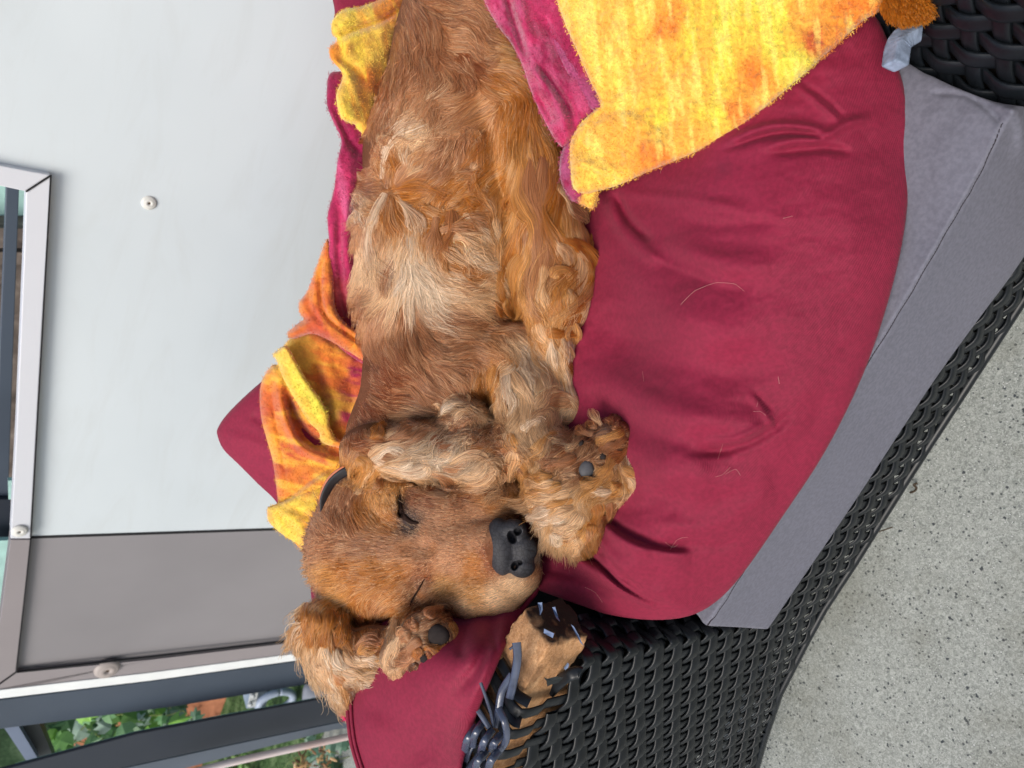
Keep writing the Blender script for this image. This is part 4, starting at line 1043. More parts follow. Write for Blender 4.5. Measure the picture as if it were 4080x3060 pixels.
# magenta part over the hip, right of the dog
o = bl([(1760, -600), (1860, -300), (1900, -130), (1929, 0), (1980, 98), (2037, 174), (2081, 260), (2110, 347), (2146, 434), (2190, 521), (2222, 570), (2245, 584), (2285, 545), (2340, 470), (2420, 400), (2400, 200), (2300, -130), (2250, -600)],
   RBF([(1930, 0), (2080, 260), (2240, 580), (2300, 100), (2380, 380), (1900, -550), (2200, -550)], [-40, -90, -130, -150, -170, 0, -20]), 50, 60, 40, FL,
   wrinkle=add_fns([fz(16), crease([(2010, -60), (2040, 60), (2070, 150), (2100, 250)], 14, -50), crease([(2060, -60), (2080, 60), (2130, 180)], 26, 34), crease([(2100, 240), (2150, 310), (2200, 380), (2240, 470), (2260, 540)], 22, 34),
                    crease([(2140, 250), (2200, 330), (2260, 420), (2290, 500)], 14, -30), crease([(2125, 370), (2170, 430), (2200, 500)], 14, -26), crease([(2160, 60), (2220, 200), (2290, 330)], 26, -24)]),
   color=dye([(1960, 0, PNK), (2050, 120, MAG), (2100, 100, PNK), (2100, 300, PNK), (2180, 350, MAG), (2200, 250, MAG), (2220, 500, PNK), (2160, 430, PNK)], 1.2, 3, 30, 17, 0.5, ((0.52, 0.09, 0.20), MAG)), step=7)
# mauve border
o = bl([(2120, -130), (2150, 0), (2180, 100), (2215, 200), (2265, 300), (2320, 380), (2350, 430), (2400, 440), (2440, 380), (2300, -130)],
   RBF([(2150, 0), (2350, 430), (2300, 0)], [-120, -190, -140]), 30, 30, 24, FL, wrinkle=fz(18, 3), color=dye([(2200, 100, MAU), (2300, 300, MAU)], 1, 2, 40, 19, 0.4, ((0.42, 0.10, 0.22), MAU)), step=6)
o = bl([(2276, 548), (2245, 590), (2230, 650), (2234, 720), (2262, 778), (2300, 800), (2400, 700), (2330, 520)],
   RBF([(2240, 600), (2262, 770), (2390, 700)], [-110, -110, -130]), 30, 30, 30, FL, wrinkle=fz(20, 3), color=dye([(2240, 640, MAU), (2260, 740, MAG)], 1, 2, 40, 21, 0.4, ((0.42, 0.10, 0.22), MAG)), step=6)
# big yellow sheet
ywf = RBF([(2220, -80), (2300, 200), (2390, 412), (2280, 560), (2285, 740), (2380, 760), (2587, 680), (2913, 528), (3202, 296), (3500, 36), (2600, 100), (2900, 100), (3200, 50), (3500, -150), (2600, 450), (2150, -550), (2600, -500), (3100, -450), (3450, -420)],
          [-190, -240, -250, -150, -150, -160, -320, -520, -680, -760, -400, -560, -690, -830, -350, -60, -480, -790, -960])
o = bl([(2060, -620), (2150, -300), (2190, -120), (2218, 0), (2258, 110), (2305, 217), (2350, 320), (2394, 412), (2370, 440), (2326, 478), (2280, 545), (2270, 600), (2274, 680), (2285, 750), (2330, 772), (2384, 760), (2464, 738), (2587, 682), (2690, 640), (2768, 607), (2913, 528), (3057, 420), (3202, 296), (3347, 166), (3430, 90), (3520, 20), (3580, -150), (3560, -420), (3400, -620), (2800, -700)],
   ywf, 60, 60, 40, FL,
   wrinkle=add_fns([fz(22, 6), crease([(2400, 420), (2480, 330), (2560, 200), (2620, 60)], 60, -26), crease([(2330, 480), (2450, 440), (2600, 420)], 26, -20), crease([(2460, 460), (2560, 520), (2640, 620)], 50, 22), crease([(2300, 560), (2400, 620), (2500, 640)], 26, -18),
                    crease([(2290, 640), (2350, 660), (2430, 700)], 14, 16), lambda x, y: 5 * fbm(x, y, 14, 50, 2)]),
   color=dye([(2260, 0, YEL), (2350, 200, YEL), (2450, 100, (0.84, 0.43, 0.07)), (2550, 80, YEL), (2600, 200, YEL), (2450, 350, YEL), (2540, 330, (0.84, 0.43, 0.07)), (2650, 100, ORA), (2740, 160, LEM), (2850, 60, LEM), (2760, 280, (0.84, 0.43, 0.07)), (2700, 350, (0.84, 0.43, 0.07)), (2900, 200, LEM), (2860, 300, LEM), (3000, 300, ORA),
              (2640, 430, LEM), (2700, 480, (0.84, 0.43, 0.07)), (2780, 560, (0.84, 0.43, 0.07)), (2850, 480, LEM), (2950, 450, ORA), (3030, 400, (0.84, 0.43, 0.07)), (3050, 150, LEM), (3100, 60, LEM), (3200, 50, (0.84, 0.43, 0.07)), (3260, 150, RED), (3350, 60, ORA), (3150, 240, LEM), (2400, 560, (0.84, 0.43, 0.07)), (2330, 620, YEL), (2300, 740, YEL), (2500, 600, (0.84, 0.43, 0.07)), (2600, 620, ORA), (2420, 700, YEL)],
             1.45, 7, 26, 23, 0.6, ((0.80, 0.38, 0.05), (0.88, 0.68, 0.16))), step=6)
o = bl([(2290, 750), (2300, 800), (2330, 822), (2362, 830), (2378, 800), (2384, 755), (2330, 730)], lambda x, y: -120 + 0 * x, 28, 22, 24, FL, wrinkle=fz(30, 3),
   color=dye([(2300, 800, MAU), (2345, 780, YEL), (2365, 820, ORA)], 1, 2, 40, 31, 0.3, (ORA, YEL)), step=5)

def tuft(name, q, cols, rads, mat, parent, loc):
    pass

# ================================================================== DOG
# one continuous body, smooth union of shaped volumes in the (column, row, depth) space of the photograph
class Field:
    def __init__(self, lo, hi, h):
        self.h = h; self.lo = np.array(lo, float)
        self.ax = [np.arange(a, b, h, dtype=np.float32) for a, b in zip(lo, hi)]
        self.f = np.full([len(a) for a in self.ax], 60.0, np.float32)
    def block(self, lo, hi):
        s = [slice(max(0, int((l - o) / self.h)), max(1, int((u - o) / self.h) + 2)) for l, u, o in zip(lo, hi, self.lo)]
        g_ = np.meshgrid(*[a[k] for a, k in zip(self.ax, s)], indexing='ij', sparse=True)
        return tuple(s), g_
    def op(self, s, d, k, sub=False):
        a = self.f[s]
        if sub:
            d = -d; h_ = np.clip(0.5 + 0.5 * (a - d) / k, 0, 1)
            self.f[s] = d + (a - d) * h_ + k * h_ * (1 - h_)
        else:
            h_ = np.clip(0.5 + 0.5 * (d - a) / k, 0, 1)
            self.f[s] = d + (a - d) * h_ - k * h_ * (1 - h_)
    def cone(self, a, b, ra, rb, k=40, sub=False, pad=60):
        a = np.array(a, float); b = np.array(b, float); R_ = max(ra, rb) + pad + k
        s, (X, Y, Z) = self.block(np.minimum(a, b) - R_, np.maximum(a, b) + R_)
        ab = b - a; L = ab @ ab + 1e-6
        t = np.clip(((X - a[0]) * ab[0] + (Y - a[1]) * ab[1] + (Z - a[2]) * ab[2]) / L, 0, 1)
        d = np.sqrt((X - a[0] - t * ab[0]) ** 2 + (Y - a[1] - t * ab[1]) ** 2 + (Z - a[2] - t * ab[2]) ** 2) - (ra + (rb - ra) * t)
        self.op(s, d.astype(np.float32), k, sub)
    def chain(self, pts, k=40, sub=False):
        for p, q in zip(pts[:-1], pts[1:]): self.cone(p[:3], q[:3], p[3], q[3], k, sub)
    def ell(self, c, r, rot=0.0, k=40, sub=False, pad=60):
        """rot: turn in the picture plane, degrees clockwise on screen"""
        R_ = max(r) + pad + k; c = np.array(c, float)
        s, (X, Y, Z) = self.block(c - R_, c + R_)
        th = math.radians(rot); dx, dy, dz = X - c[0], Y - c[1], Z - c[2]
        u = dx * math.cos(th) + dy * math.sin(th); v_ = -dx * math.sin(th) + dy * math.cos(th)
        k0 = np.sqrt((u / r[0]) ** 2 + (v_ / r[1]) ** 2 + (dz / r[2]) ** 2)
        k1 = np.sqrt((u / r[0] ** 2) ** 2 + (v_ / r[1] ** 2) ** 2 + (dz / r[2] ** 2) ** 2) + 1e-9
        self.op(s, (k0 * (k0 - 1) / k1).astype(np.float32), k, sub)
    def mesh(self):
        V, Q = surface_nets(self.f, self.lo, self.h)
        return V, Q
B = Field((1090, -860, -470), (2700, 2960, 640), 9.0)
# torso, hips, shoulder, neck
B.chain([(1760, 1450, 330, 310), (1780, 1000, 320, 345), (1800, 600, 310, 340), (1880, 180, 310, 300), (1970, -250, 330, 300), (2010, -480, 350, 250)], 60)
B.ell((1640, 1150, 290), (225, 330, 250), 0, 60)
B.ell((1780, 400, 230), (255, 260, 210), 15, 60)
B.ell((1600, 900, 220), (190, 170, 170), 0, 60)
B.ell((1830, 820, 150), (200, 220, 150), -15, 60)
B.chain([(1700, 1500, 250, 240), (1600, 1750, 260, 210), (1560, 1950, 240, 190)], 60)
B.ell((1800, 1080, 130), (250, 160, 140), 25, 50)
B.ell((1760, 1480, 120), (230, 180, 150), 5, 60)
# upper hind leg falling over the belly, with long feathering
B.chain([(2020, 330, 80, 150), (2120, 650, 30, 125), (2190, 950, 0, 135), (2195, 1180, -10, 130), (2190, 1330, 10, 80), (2245, 1500, 20, 38)], 40)
B.ell((2290, 1100, 20), (80, 210, 80), 0, 30)
# fore leg, wrist, paw
B.chain([(1900, 1480, 170, 130), (2060, 1380, 60, 85), (2090, 1560, 10, 125), (2100, 1740, -40, 130), (2190, 1840, -120, 120)], 40)
B.ell((2230, 1610, 20), (90, 90, 70), 0, 30)
B.ell((2260, 1960, -215), (175, 175, 110), 15, 40)
B.ell((2360, 1900, -215), (165, 150, 95), 40, 30)
B.ell((2270, 2080, -225), (140, 120, 85), 20, 30)
B.ell((2440, 1770, -215), (85, 95, 60), 40, 20)
B.ell((2500, 1900, -225), (70, 90, 50), 0, 20)
# skull
B.ell((1470, 2200, 190), (262, 275, 240), 0, 40)
B.ell((1500, 2330, 170), (230, 160, 190), 0, 40)
B.ell((1430, 2010, 210), (150, 130, 170), 0, 50)
# brows, cheeks, muzzle
B.ell((1560, 2000, 60), (110, 100, 90), 0, 30)
B.ell((1580, 2330, 70), (110, 90, 90), 0, 30)
B.chain([(1600, 2180, 80, 150), (1780, 2180, 30, 130), (1960, 2175, -40, 110)], 40)
B.ell((1840, 2190, 75), (235, 222, 140), 0, 50); B.chain([(1700, 2185, 30, 105), (1950, 2180, -62, 88)], 40)
B.ell((1780, 2040, 40), (250, 115, 120), 0, 40)
B.ell((1960, 2010, 30), (150, 120, 100), 0, 40)
B.chain([(1740, 2350, 70, 88), (1880, 2368, 20, 92), (1990, 2352, -5, 100), (2055, 2280, -20, 100), (2075, 2200, -20, 86)], 30)
B.ell((1830, 2430, 70), (60, 30, 50), 0, 20)
# hollow at the stop and between the eyes, nasal bridge
B.ell((1655, 2185, -95), (75, 45, 40), 0, 30, sub=True)
# closed eyes: folds of skin and slits
B.chain([(1560, 1960, 20, 34), (1545, 2030, 0, 36), (1565, 2095, 10, 30)], 18)
B.chain([(1598, 1950, -14, 8), (1597, 1990, -24, 12), (1600, 2045, -28, 14), (1632, 2074, -26, 11), (1665, 2082, -30, 8)], 10, sub=True)
B.chain([(1640, 1960, 10, 30), (1660, 2020, -5, 28)], 20)
B.chain([(1700, 2295, -28, 8), (1672, 2345, -26, 14), (1632, 2410, -10, 16), (1640, 2450, 0, 10)], 18, sub=True)
B.chain([(1690, 2350, 0, 26), (1740, 2330, -5, 26)], 20)
# mouth line under the nose
B.chain([(2110, 2190, -95, 6), (2140, 2200, -60, 8)], 6, sub=True)
# ears
B.ell((1500, 1790, 45), (150, 105, 90), 0, 30)
B.ell((1700, 1800, -25), (230, 120, 90), 2, 30)
B.ell((1900, 1820, -60), (135, 118, 80), 0, 25)
B.ell((1850, 1680, -15), (110, 90, 70), 20, 25)
B.ell((1290, 2520, 70), (110, 130, 110), 0, 40)
B.ell((1350, 2620, 60), (120, 110, 80), 20, 30)
B.ell((1470, 2690, 40), (120, 60, 60), 15, 30)
B.ell((1370, 2745, 60), (40, 60, 30), 0, 25)
# second fore paw under the chin
B.ell((1700, 2570, -140), (120, 140, 80), -10, 30)
B.ell((1600, 2620, -110), (90, 90, 60), 0, 30)
B.ell((1740, 2640, -150), (80, 80, 60), 0, 25)
B.chain([(1600, 2560, -60, 70), (1650, 2400, 100, 60)], 30)
B.ell((2042, 2185, -145), (58, 96, 62), -7, 10, sub=True)
B.ell((1500, 2590, 40), (130, 100, 70), 10, 40)
# hollow around pads
B.ell((1745, 2535, -225), (52, 55, 30), 0, 12, sub=True)
B.ell((1757, 2645, -205), (38, 34, 25), 0, 10, sub=True)
B.ell((2340, 1870, -315), (40, 44, 30), 0, 12, sub=True)
# depth map of the visible side, for combing the fur
HG = B.f < 0
anyc = HG.any(2); k0 = HG.argmax(2)
ii, jj = np.indices(k0.shape); km = np.maximum(k0 - 1, 0)
fa = B.f[ii, jj, km]; fb = B.f[ii, jj, k0]
HM = (km + np.clip(fa / (fa - fb + 1e-9), 0, 1)) * B.h + B.lo[2]
HM = np.where(anyc, HM, np.nan).astype(float)
# spread the map a little outwards, so combed hair keeps going past the outline
HX = HM.copy()
for _ in range(14):
    pad = np.pad(HX, 1, constant_values=np.nan)
    st_ = np.stack([pad[1:-1, :-2], pad[1:-1, 2:], pad[:-2, 1:-1], pad[2:, 1:-1]])
    cnt = (~np.isnan(st_)).sum(0); sm = np.nansum(st_, 0)
    new = np.where(cnt > 0, sm / np.maximum(cnt, 1) + 22, np.nan)
    HX = np.where(np.isnan(HX), new, HX)
HX = np.where(np.isnan(HX), np.nanmax(HX), HX)
def surf(x, y, A=HX):
    gx_ = np.clip((x - B.lo[0]) / B.h, 0, A.shape[0] - 1.001); gy_ = np.clip((y - B.lo[1]) / B.h, 0, A.shape[1] - 1.001)
    i_ = gx_.astype(int); j_ = gy_.astype(int); u = gx_ - i_; v_ = gy_ - j_
    return (A[i_, j_] * (1 - u) + A[i_ + 1, j_] * u) * (1 - v_) + (A[i_, j_ + 1] * (1 - u) + A[i_ + 1, j_ + 1] * u) * v_
bv, bq = B.mesh()
dog = thing('dog', 'golden red spaniel asleep on its side on the maroon pillow', 'dog', tuple(P(1750, 1200, 200)))
DL = np.array(dog.location)

# ---- coat colour and combing, control points over the picture: x, y, direction (degrees, 0 = right, 90 = down), length, curl, colour
BR, OR_, GO, CR, WH, RB, DK, LB = (0.30, 0.135, 0.070), (0.38, 0.150, 0.045), (0.50, 0.25, 0.10), (0.66, 0.43, 0.26), (0.68, 0.53, 0.39), (0.24, 0.085, 0.040), (0.030, 0.014, 0.010), (0.385, 0.185, 0.100)
K = [ # x, y, dir, len, curl, colour
 (1620, 20, 60, 120, .25, BR), (1750, -40, 50, 120, .25, BR), (1900, 20, 20, 110, .2, BR), (1700, 150, 95, 120, .3, BR), (1850, 150, 30, 110, .3, LB), (1980, 200, 10, 90, .2, GO), (1560, 250, 110, 110, .3, BR), (1500, 320, 100, 70, .3, RB),
 (1700, 300, 100, 120, .4, LB), (1800, 260, 60, 100, .4, BR), (1880, 240, 60, 70, .2, RB), (2000, 340, 20, 90, .2, OR_), (1560, 450, 100, 120, .4, BR), (1700, 480, 120, 130, .4, CR), (1620, 520, 140, 120, .4, LB), (1800, 450, 150, 120, .4, LB), (1920, 430, 160, 100, .2, LB), (2020, 480, 110, 110, .2, OR_),
 (1450, 500, 60, 60, .3, BR), (1460, 620, 50, 60, .3, RB), (1540, 640, 250, 110, .4, LB), (1600, 600, 290, 110, .4, CR), (1700, 620, 300, 110, .4, BR), (1850, 620, 310, 110, .3, LB), (1950, 640, 130, 110, .3, OR_),
 (1500, 760, 180, 60, .2, BR), (1560, 700, 270, 60, .2, OR_), (1620, 760, 350, 90, .2, OR_), (1560, 830, 90, 90, .2, OR_), (1430, 800, 200, 70, .4, CR), (1440, 900, 130, 90, .5, LB), (1480, 1000, 100, 110, .5, CR), (1700, 730, 330, 90, .3, BR), (1760, 800, 300, 70, .2, OR_), (1830, 850, 0, 80, .3, OR_), (1790, 900, 90, 80, .2, OR_), (1730, 860, 180, 70, .2, OR_),
 (1630, 900, 60, 110, .4, CR), (1650, 1000, 75, 130, .6, WH), (1620, 1080, 80, 120, .6, WH), (1720, 1120, 50, 120, .6, WH), (1560, 1050, 90, 110, .4, BR), (1550, 1130, 60, 100, .4, CR), (1800, 1020, 60, 110, .6, OR_), (1860, 960, 40, 110, .7, CR), (1900, 1040, 20, 110, .6, WH), (1940, 1000, 40, 100, .6, CR), (1800, 1140, 30, 110, .6, CR), (1880, 1170, 5, 110, .5, CR), (1960, 1150, 0, 100, .5, CR), (1850, 1090, 60, 80, .5, OR_),
 (1480, 1180, 100, 90, .15, BR), (1500, 1300, 85, 100, .12, LB), (1600, 1250, 70, 100, .15, BR), (1650, 1350, 60, 100, .15, BR), (1750, 1280, 40, 100, .2, BR), (1900, 1270, 15, 100, .2, BR), (2000, 1300, 10, 90, .2, BR), (1550, 1420, 60, 90, .15, RB), (1700, 1450, 25, 100, .2, BR), (1850, 1420, 5, 100, .2, LB), (1980, 1420, 20, 90, .2, OR_), (1480, 1450, 60, 60, .2, RB),
 (1500, 1540, 30, 90, .2, RB), (1650, 1530, 20, 110, .2, BR), (1800, 1500, 30, 120, .2, BR), (1900, 1520, 120, 80, .3, OR_), (1950, 1560, 90, 60, .5, OR_), (1450, 1640, 50, 70, .2, RB), (1600, 1610, 10, 90, .2, BR), (1750, 1590, 15, 80, .2, BR),
 # hind leg feathering
 (2060, 560, 95, 180, .2, GO), (2130, 620, 88, 200, .2, OR_), (2190, 700, 85, 200, .2, OR_), (2080, 760, 100, 200, .3, GO), (2160, 820, 88, 220, .35, LB), (2230, 840, 75, 220, .4, GO), (2040, 900, 110, 180, .5, GO), (2120, 950, 95, 220, .5, OR_), (2200, 1000, 85, 220, .5, BR), (2290, 1000, 70, 200, .7, OR_), (2330, 1080, 95, 200, .6, GO),
 (2050, 1080, 105, 200, .7, GO), (2130, 1120, 90, 220, .5, GO), (2220, 1150, 100, 200, .5, GO), (2310, 1180, 115, 200, .4, CR), (2060, 1220, 75, 180, .7, OR_), (2150, 1250, 60, 150, .4, GO), (2250, 1280, 130, 160, .4, OR_), (2190, 1340, 85, 150, .3, GO), (2240, 1420, 85, 150, .2, CR), (2250, 1500, 85, 90, .2, WH),
 # fore leg
 (2020, 1360, 80, 80, .9, CR), (2080, 1400, 60, 80, .9, WH), (2000, 1450, 150, 80, .9, CR), (2120, 1480, 60, 80, .7, CR), (2060, 1560, 80, 90, .3, CR), (2000, 1600, 95, 70, .2, GO), (2120, 1600, 70, 100, .4, CR), (2200, 1530, 60, 90, .5, CR), (2260, 1600, 100, 110, 1.1, CR), (2300, 1640, 190, 90, 1.1, CR), (2180, 1680, 120, 100, .8, CR),
 (2040, 1700, 80, 90, .3, CR), (2120, 1720, 60, 100, .5, CR), (2050, 1820, 80, 90, .3, GO), (2120, 1820, 110, 100, .5, GO), (2060, 1900, 95, 60, .2, GO), (2200, 1760, 20, 90, .6, CR),
 # fore paw
 (2150, 1900, 180, 90, .5, GO), (2250, 1850, 330, 70, .5, BR), (2320, 1760, 300, 80, .6, BR), (2400, 1690, 285, 80, .4, BR), (2480, 1720, 330, 70, .4, RB), (2430, 1800, 20, 70, .5, BR), (2500, 1830, 80, 90, .6, GO), (2540, 1900, 60, 90, .8, GO), (2450, 1920, 100, 90, .8, GO), (2520, 1990, 130, 100, .8, CR), (2400, 1990, 160, 90, .7, GO), (2300, 1960, 120, 80, .8, CR), (2220, 1990, 170, 90, .5, GO),
 (2140, 2000, 150, 90, .5, CR), (2120, 2080, 120, 80, .4, WH), (2180, 2100, 90, 120, .4, CR), (2260, 2080, 95, 130, .4, CR), (2320, 2060, 85, 130, .4, GO), (2380, 2080, 100, 90, .3, OR_), (2420, 2080, 60, 60, .2, BR), (2220, 2170, 80, 110, .4, CR), (2300, 2160, 80, 110, .4, GO), (2160, 2150, 80, 90, .4, WH), (2280, 2200, 95, 90, .5, CR),
 # upper ear
 (1420, 1720, 95, 60, .2, RB), (1500, 1700, 60, 60, .2, OR_), (1400, 1850, 100, 80, .2, GO), (1470, 1790, 330, 90, .2, BR), (1450, 1900, 95, 90, .2, GO), (1520, 1870, 340, 110, .3, CR), (1560, 1730, 340, 110, .4, BR), (1640, 1720, 345, 110, .6, BR), (1600, 1800, 350, 120, .6, CR), (1580, 1850, 10, 120, .7, WH), (1660, 1850, 20, 130, .9, WH), (1720, 1870, 15, 120, .9, WH), (1650, 1900, 15, 110, .6, CR), (1750, 1760, 340, 120, .9, RB), (1820, 1700, 320, 110, 1.1, LB), (1770, 1620, 330, 100, 1.1, CR), (1860, 1600, 10, 110, 1.3, CR), (1930, 1640, 80, 110, 1.4, CR), (1900, 1710, 150, 100, 1.2, LB), (1940, 1740, 350, 100, .9, BR), (1840, 1780, 340, 120, .9, BR), (1800, 1850, 0, 120, .9, CR), (1900, 1800, 340, 110, 1.1, LB), (1980, 1790, 40, 90, 1.2, BR), (1940, 1860, 20, 110, 1.3, CR), (1880, 1900, 0, 110, 1.0, CR), (1980, 1880, 100, 90, 1.4, LB), (1800, 1920, 10, 100, .6, CR), (2010, 1810, 80, 70, 1.3, BR),
 # head: short hair, combed away from the nose
 (2090, 2090, 200, 22, .05, OR_), (1960, 1980, 190, 26, .05, OR_), (1850, 1970, 185, 28, .05, RB), (1720, 1980, 190, 30, .05, RB), (1660, 1990, 200, 30, .05, RB), (1900, 2060, 190, 26, .05, LB), (1780, 2080, 185, 28, .05, LB), (1900, 2160, 182, 24, .05, LB), (1780, 2180, 180, 28, .05, LB), (1700, 2120, 200, 30, .05, LB), (1900, 2230, 178, 22, .05, OR_), (1900, 2290, 175, 28, .05, OR_), (1800, 2260, 170, 30, .05, LB), (1780, 2330, 160, 30, .05, GO), (1900, 2370, 165, 34, .05, GO), (1980, 2380, 160, 36, .05, CR), (1850, 2430, 165, 36, .08, CR), (2060, 2330, 140, 34, .05, CR), (1605, 2000, 200, 16, 0, DK), (1612, 2050, 200, 16, 0, DK), (1650, 2095, 200, 20, 0, DK), (1570, 1990, 260, 40, .1, GO), (1672, 2325, 150, 22, 0, (0.10, 0.04, 0.02)), (1690, 2300, 150, 22, 0, RB), (1645, 2385, 140, 22, 0, (0.12, 0.045, 0.022)), (1960, 2250, 178, 18, 0, RB), (1930, 2200, 178, 18, 0, RB), (2110, 2270, 120, 28, .05, LB), (2125, 2150, 90, 20, .05, (0.10, 0.065, 0.05)), (2138, 2220, 90, 20, .05, (0.12, 0.075, 0.055)), (2095, 2070, 200, 20, .05, (0.12, 0.06, 0.035)),
 (1620, 2180, 180, 40, .08, LB), (1540, 2180, 180, 60, .1, BR), (1450, 2180, 178, 75, .12, BR), (1350, 2180, 175, 80, .12, BR), (1260, 2200, 175, 75, .15, LB), (1640, 2100, 210, 34, .05, DK), (1560, 2080, 215, 60, .1, OR_), (1540, 2000, 260, 50, .1, GO), (1500, 2020, 250, 80, .2, GO), (1580, 1960, 280, 40, .1, GO), (1450, 2060, 225, 90, .25, OR_), (1380, 2080, 250, 90, .3, BR), (1400, 2000, 280, 90, .25, LB), (1350, 2000, 290, 80, .2, BR), (1440, 1950, 290, 100, .2, GO), (1280, 2090, 240, 80, .3, LB), (1240, 2140, 200, 70, .3, LB),
 (1500, 2260, 172, 80, .1, OR_), (1400, 2270, 172, 90, .1, OR_), (1300, 2290, 170, 80, .12, GO), (1600, 2280, 165, 60, .08, OR_), (1560, 2360, 160, 70, .1, OR_), (1450, 2360, 158, 90, .1, OR_), (1350, 2370, 150, 90, .15, GO), (1250, 2380, 150, 80, .2, LB), (1640, 2330, 150, 36, .05, LB), (1690, 2360, 140, 40, .05, LB), (1600, 2420, 140, 60, .08, OR_), (1520, 2430, 130, 70, .1, LB),
 # lower ear
 (1270, 2440, 120, 100, .2, GO), (1350, 2460, 95, 110, .15, OR_), (1440, 2470, 80, 110, .15, OR_), (1520, 2480, 80, 90, .15, BR), (1240, 2520, 105, 120, .3, GO), (1300, 2540, 95, 120, .2, OR_), (1400, 2540, 80, 110, .2, BR), (1480, 2560, 20, 80, .3, RB), (1240, 2600, 95, 130, .5, CR), (1320, 2620, 80, 130, .5, CR), (1400, 2620, 40, 120, .6, GO), (1300, 2680, 70, 130, .6, CR), (1380, 2690, 40, 130, .7, WH), (1460, 2650, 345, 110, .6, CR), (1460, 2710, 20, 120, .7, WH), (1530, 2690, 10, 110, .7, CR), (1360, 2760, 70, 110, .5, CR), (1380, 2800, 60, 100, .5, GO), (1560, 2730, 40, 90, .6, CR),
 # second fore paw
 (1570, 2500, 95, 90, .3, CR), (1600, 2560, 90, 80, .4, CR), (1660, 2480, 330, 60, .3, BR), (1740, 2460, 340, 60, .3, BR), (1800, 2480, 60, 60, .3, BR), (1830, 2560, 80, 60, .3, GO), (1830, 2640, 110, 70, .5, GO), (1640, 2560, 10, 60, .3, BR), (1620, 2640, 80, 70, .4, LB), (1680, 2640, 60, 60, .4, BR), (1700, 2600, 0, 50, .3, RB), (1800, 2700, 120, 70, .5, GO), (1720, 2710, 100, 90, .6, LB), (1640, 2700, 80, 90, .5, GO), (1700, 2740, 75, 110, .6, CR), (1640, 2760, 70, 110, .6, WH), (1760, 2700, 90, 70, .5, BR),
]
def under(k):  # darkens the base coat for shade between locks, tunes curl and length
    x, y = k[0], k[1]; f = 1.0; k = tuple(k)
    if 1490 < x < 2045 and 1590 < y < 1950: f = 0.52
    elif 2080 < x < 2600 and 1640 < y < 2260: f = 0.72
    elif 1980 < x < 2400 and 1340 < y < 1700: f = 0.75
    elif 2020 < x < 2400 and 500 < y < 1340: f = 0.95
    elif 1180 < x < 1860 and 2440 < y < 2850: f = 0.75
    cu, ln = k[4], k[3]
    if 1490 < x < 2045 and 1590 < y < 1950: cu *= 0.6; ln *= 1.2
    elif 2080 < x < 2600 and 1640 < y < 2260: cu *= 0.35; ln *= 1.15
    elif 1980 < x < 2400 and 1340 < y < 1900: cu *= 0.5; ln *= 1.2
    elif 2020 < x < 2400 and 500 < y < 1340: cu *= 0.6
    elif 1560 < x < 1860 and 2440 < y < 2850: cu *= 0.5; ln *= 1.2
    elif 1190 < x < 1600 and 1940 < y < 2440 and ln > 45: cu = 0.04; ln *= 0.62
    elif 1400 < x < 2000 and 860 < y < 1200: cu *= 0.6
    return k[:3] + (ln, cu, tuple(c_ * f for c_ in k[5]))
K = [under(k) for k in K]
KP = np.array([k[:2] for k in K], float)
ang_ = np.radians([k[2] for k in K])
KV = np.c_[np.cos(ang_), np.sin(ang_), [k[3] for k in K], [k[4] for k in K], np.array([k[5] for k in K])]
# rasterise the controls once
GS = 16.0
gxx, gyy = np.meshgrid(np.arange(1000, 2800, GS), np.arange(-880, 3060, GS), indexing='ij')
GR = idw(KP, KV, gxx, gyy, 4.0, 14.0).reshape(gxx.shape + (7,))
def guide(x, y):
    a = np.clip((x - 1000) / GS, 0, GR.shape[0] - 1.001); b = np.clip((y + 880) / GS, 0, GR.shape[1] - 1.001)
    i_ = a.astype(int); j_ = b.astype(int); u = (a - i_)[..., None]; v_ = (b - j_)[..., None]
    return (GR[i_, j_] * (1 - u) + GR[i_ + 1, j_] * u) * (1 - v_) + (GR[i_, j_ + 1] * (1 - u) + GR[i_ + 1, j_ + 1] * u) * v_
bare = [  # places without hair: nose and pads (x, y, rx, ry, rotation)
 (2025, 2180, 86, 122, -8), (2085, 2265, 40, 45, 0), (1745, 2535, 46, 48, 0), (1757, 2645, 32, 26, 60), (1690, 2622, 20, 20, 0), (1604, 2035, 8, 36, -14), (1640, 2077, 20, 7, 14), (2332, 1874, 34, 42, 20)]
def hairless(x, y):
    out = np.zeros(x.shape, bool)
    for bx, by, rx, ry, ro in bare:
        t = math.radians(ro); u = (x - bx) * math.cos(t) + (y - by) * math.sin(t); v_ = -(x - bx) * math.sin(t) + (y - by) * math.cos(t)
        out |= (u / rx) ** 2 + (v_ / ry) ** 2 < 1
    return out
# skin: dense base coat painted in darkened coat colours
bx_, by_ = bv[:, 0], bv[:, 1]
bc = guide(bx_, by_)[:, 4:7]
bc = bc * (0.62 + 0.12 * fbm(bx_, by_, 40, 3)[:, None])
coat = Mat('dog_coat', 0.85, 0.15)
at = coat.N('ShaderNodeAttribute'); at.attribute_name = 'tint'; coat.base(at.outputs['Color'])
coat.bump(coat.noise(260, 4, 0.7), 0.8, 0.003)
body = mesh_obj('body', P(bv[:, 0], bv[:, 1], bv[:, 2]) - DL, bq, coat.m, dog, colors=bc)

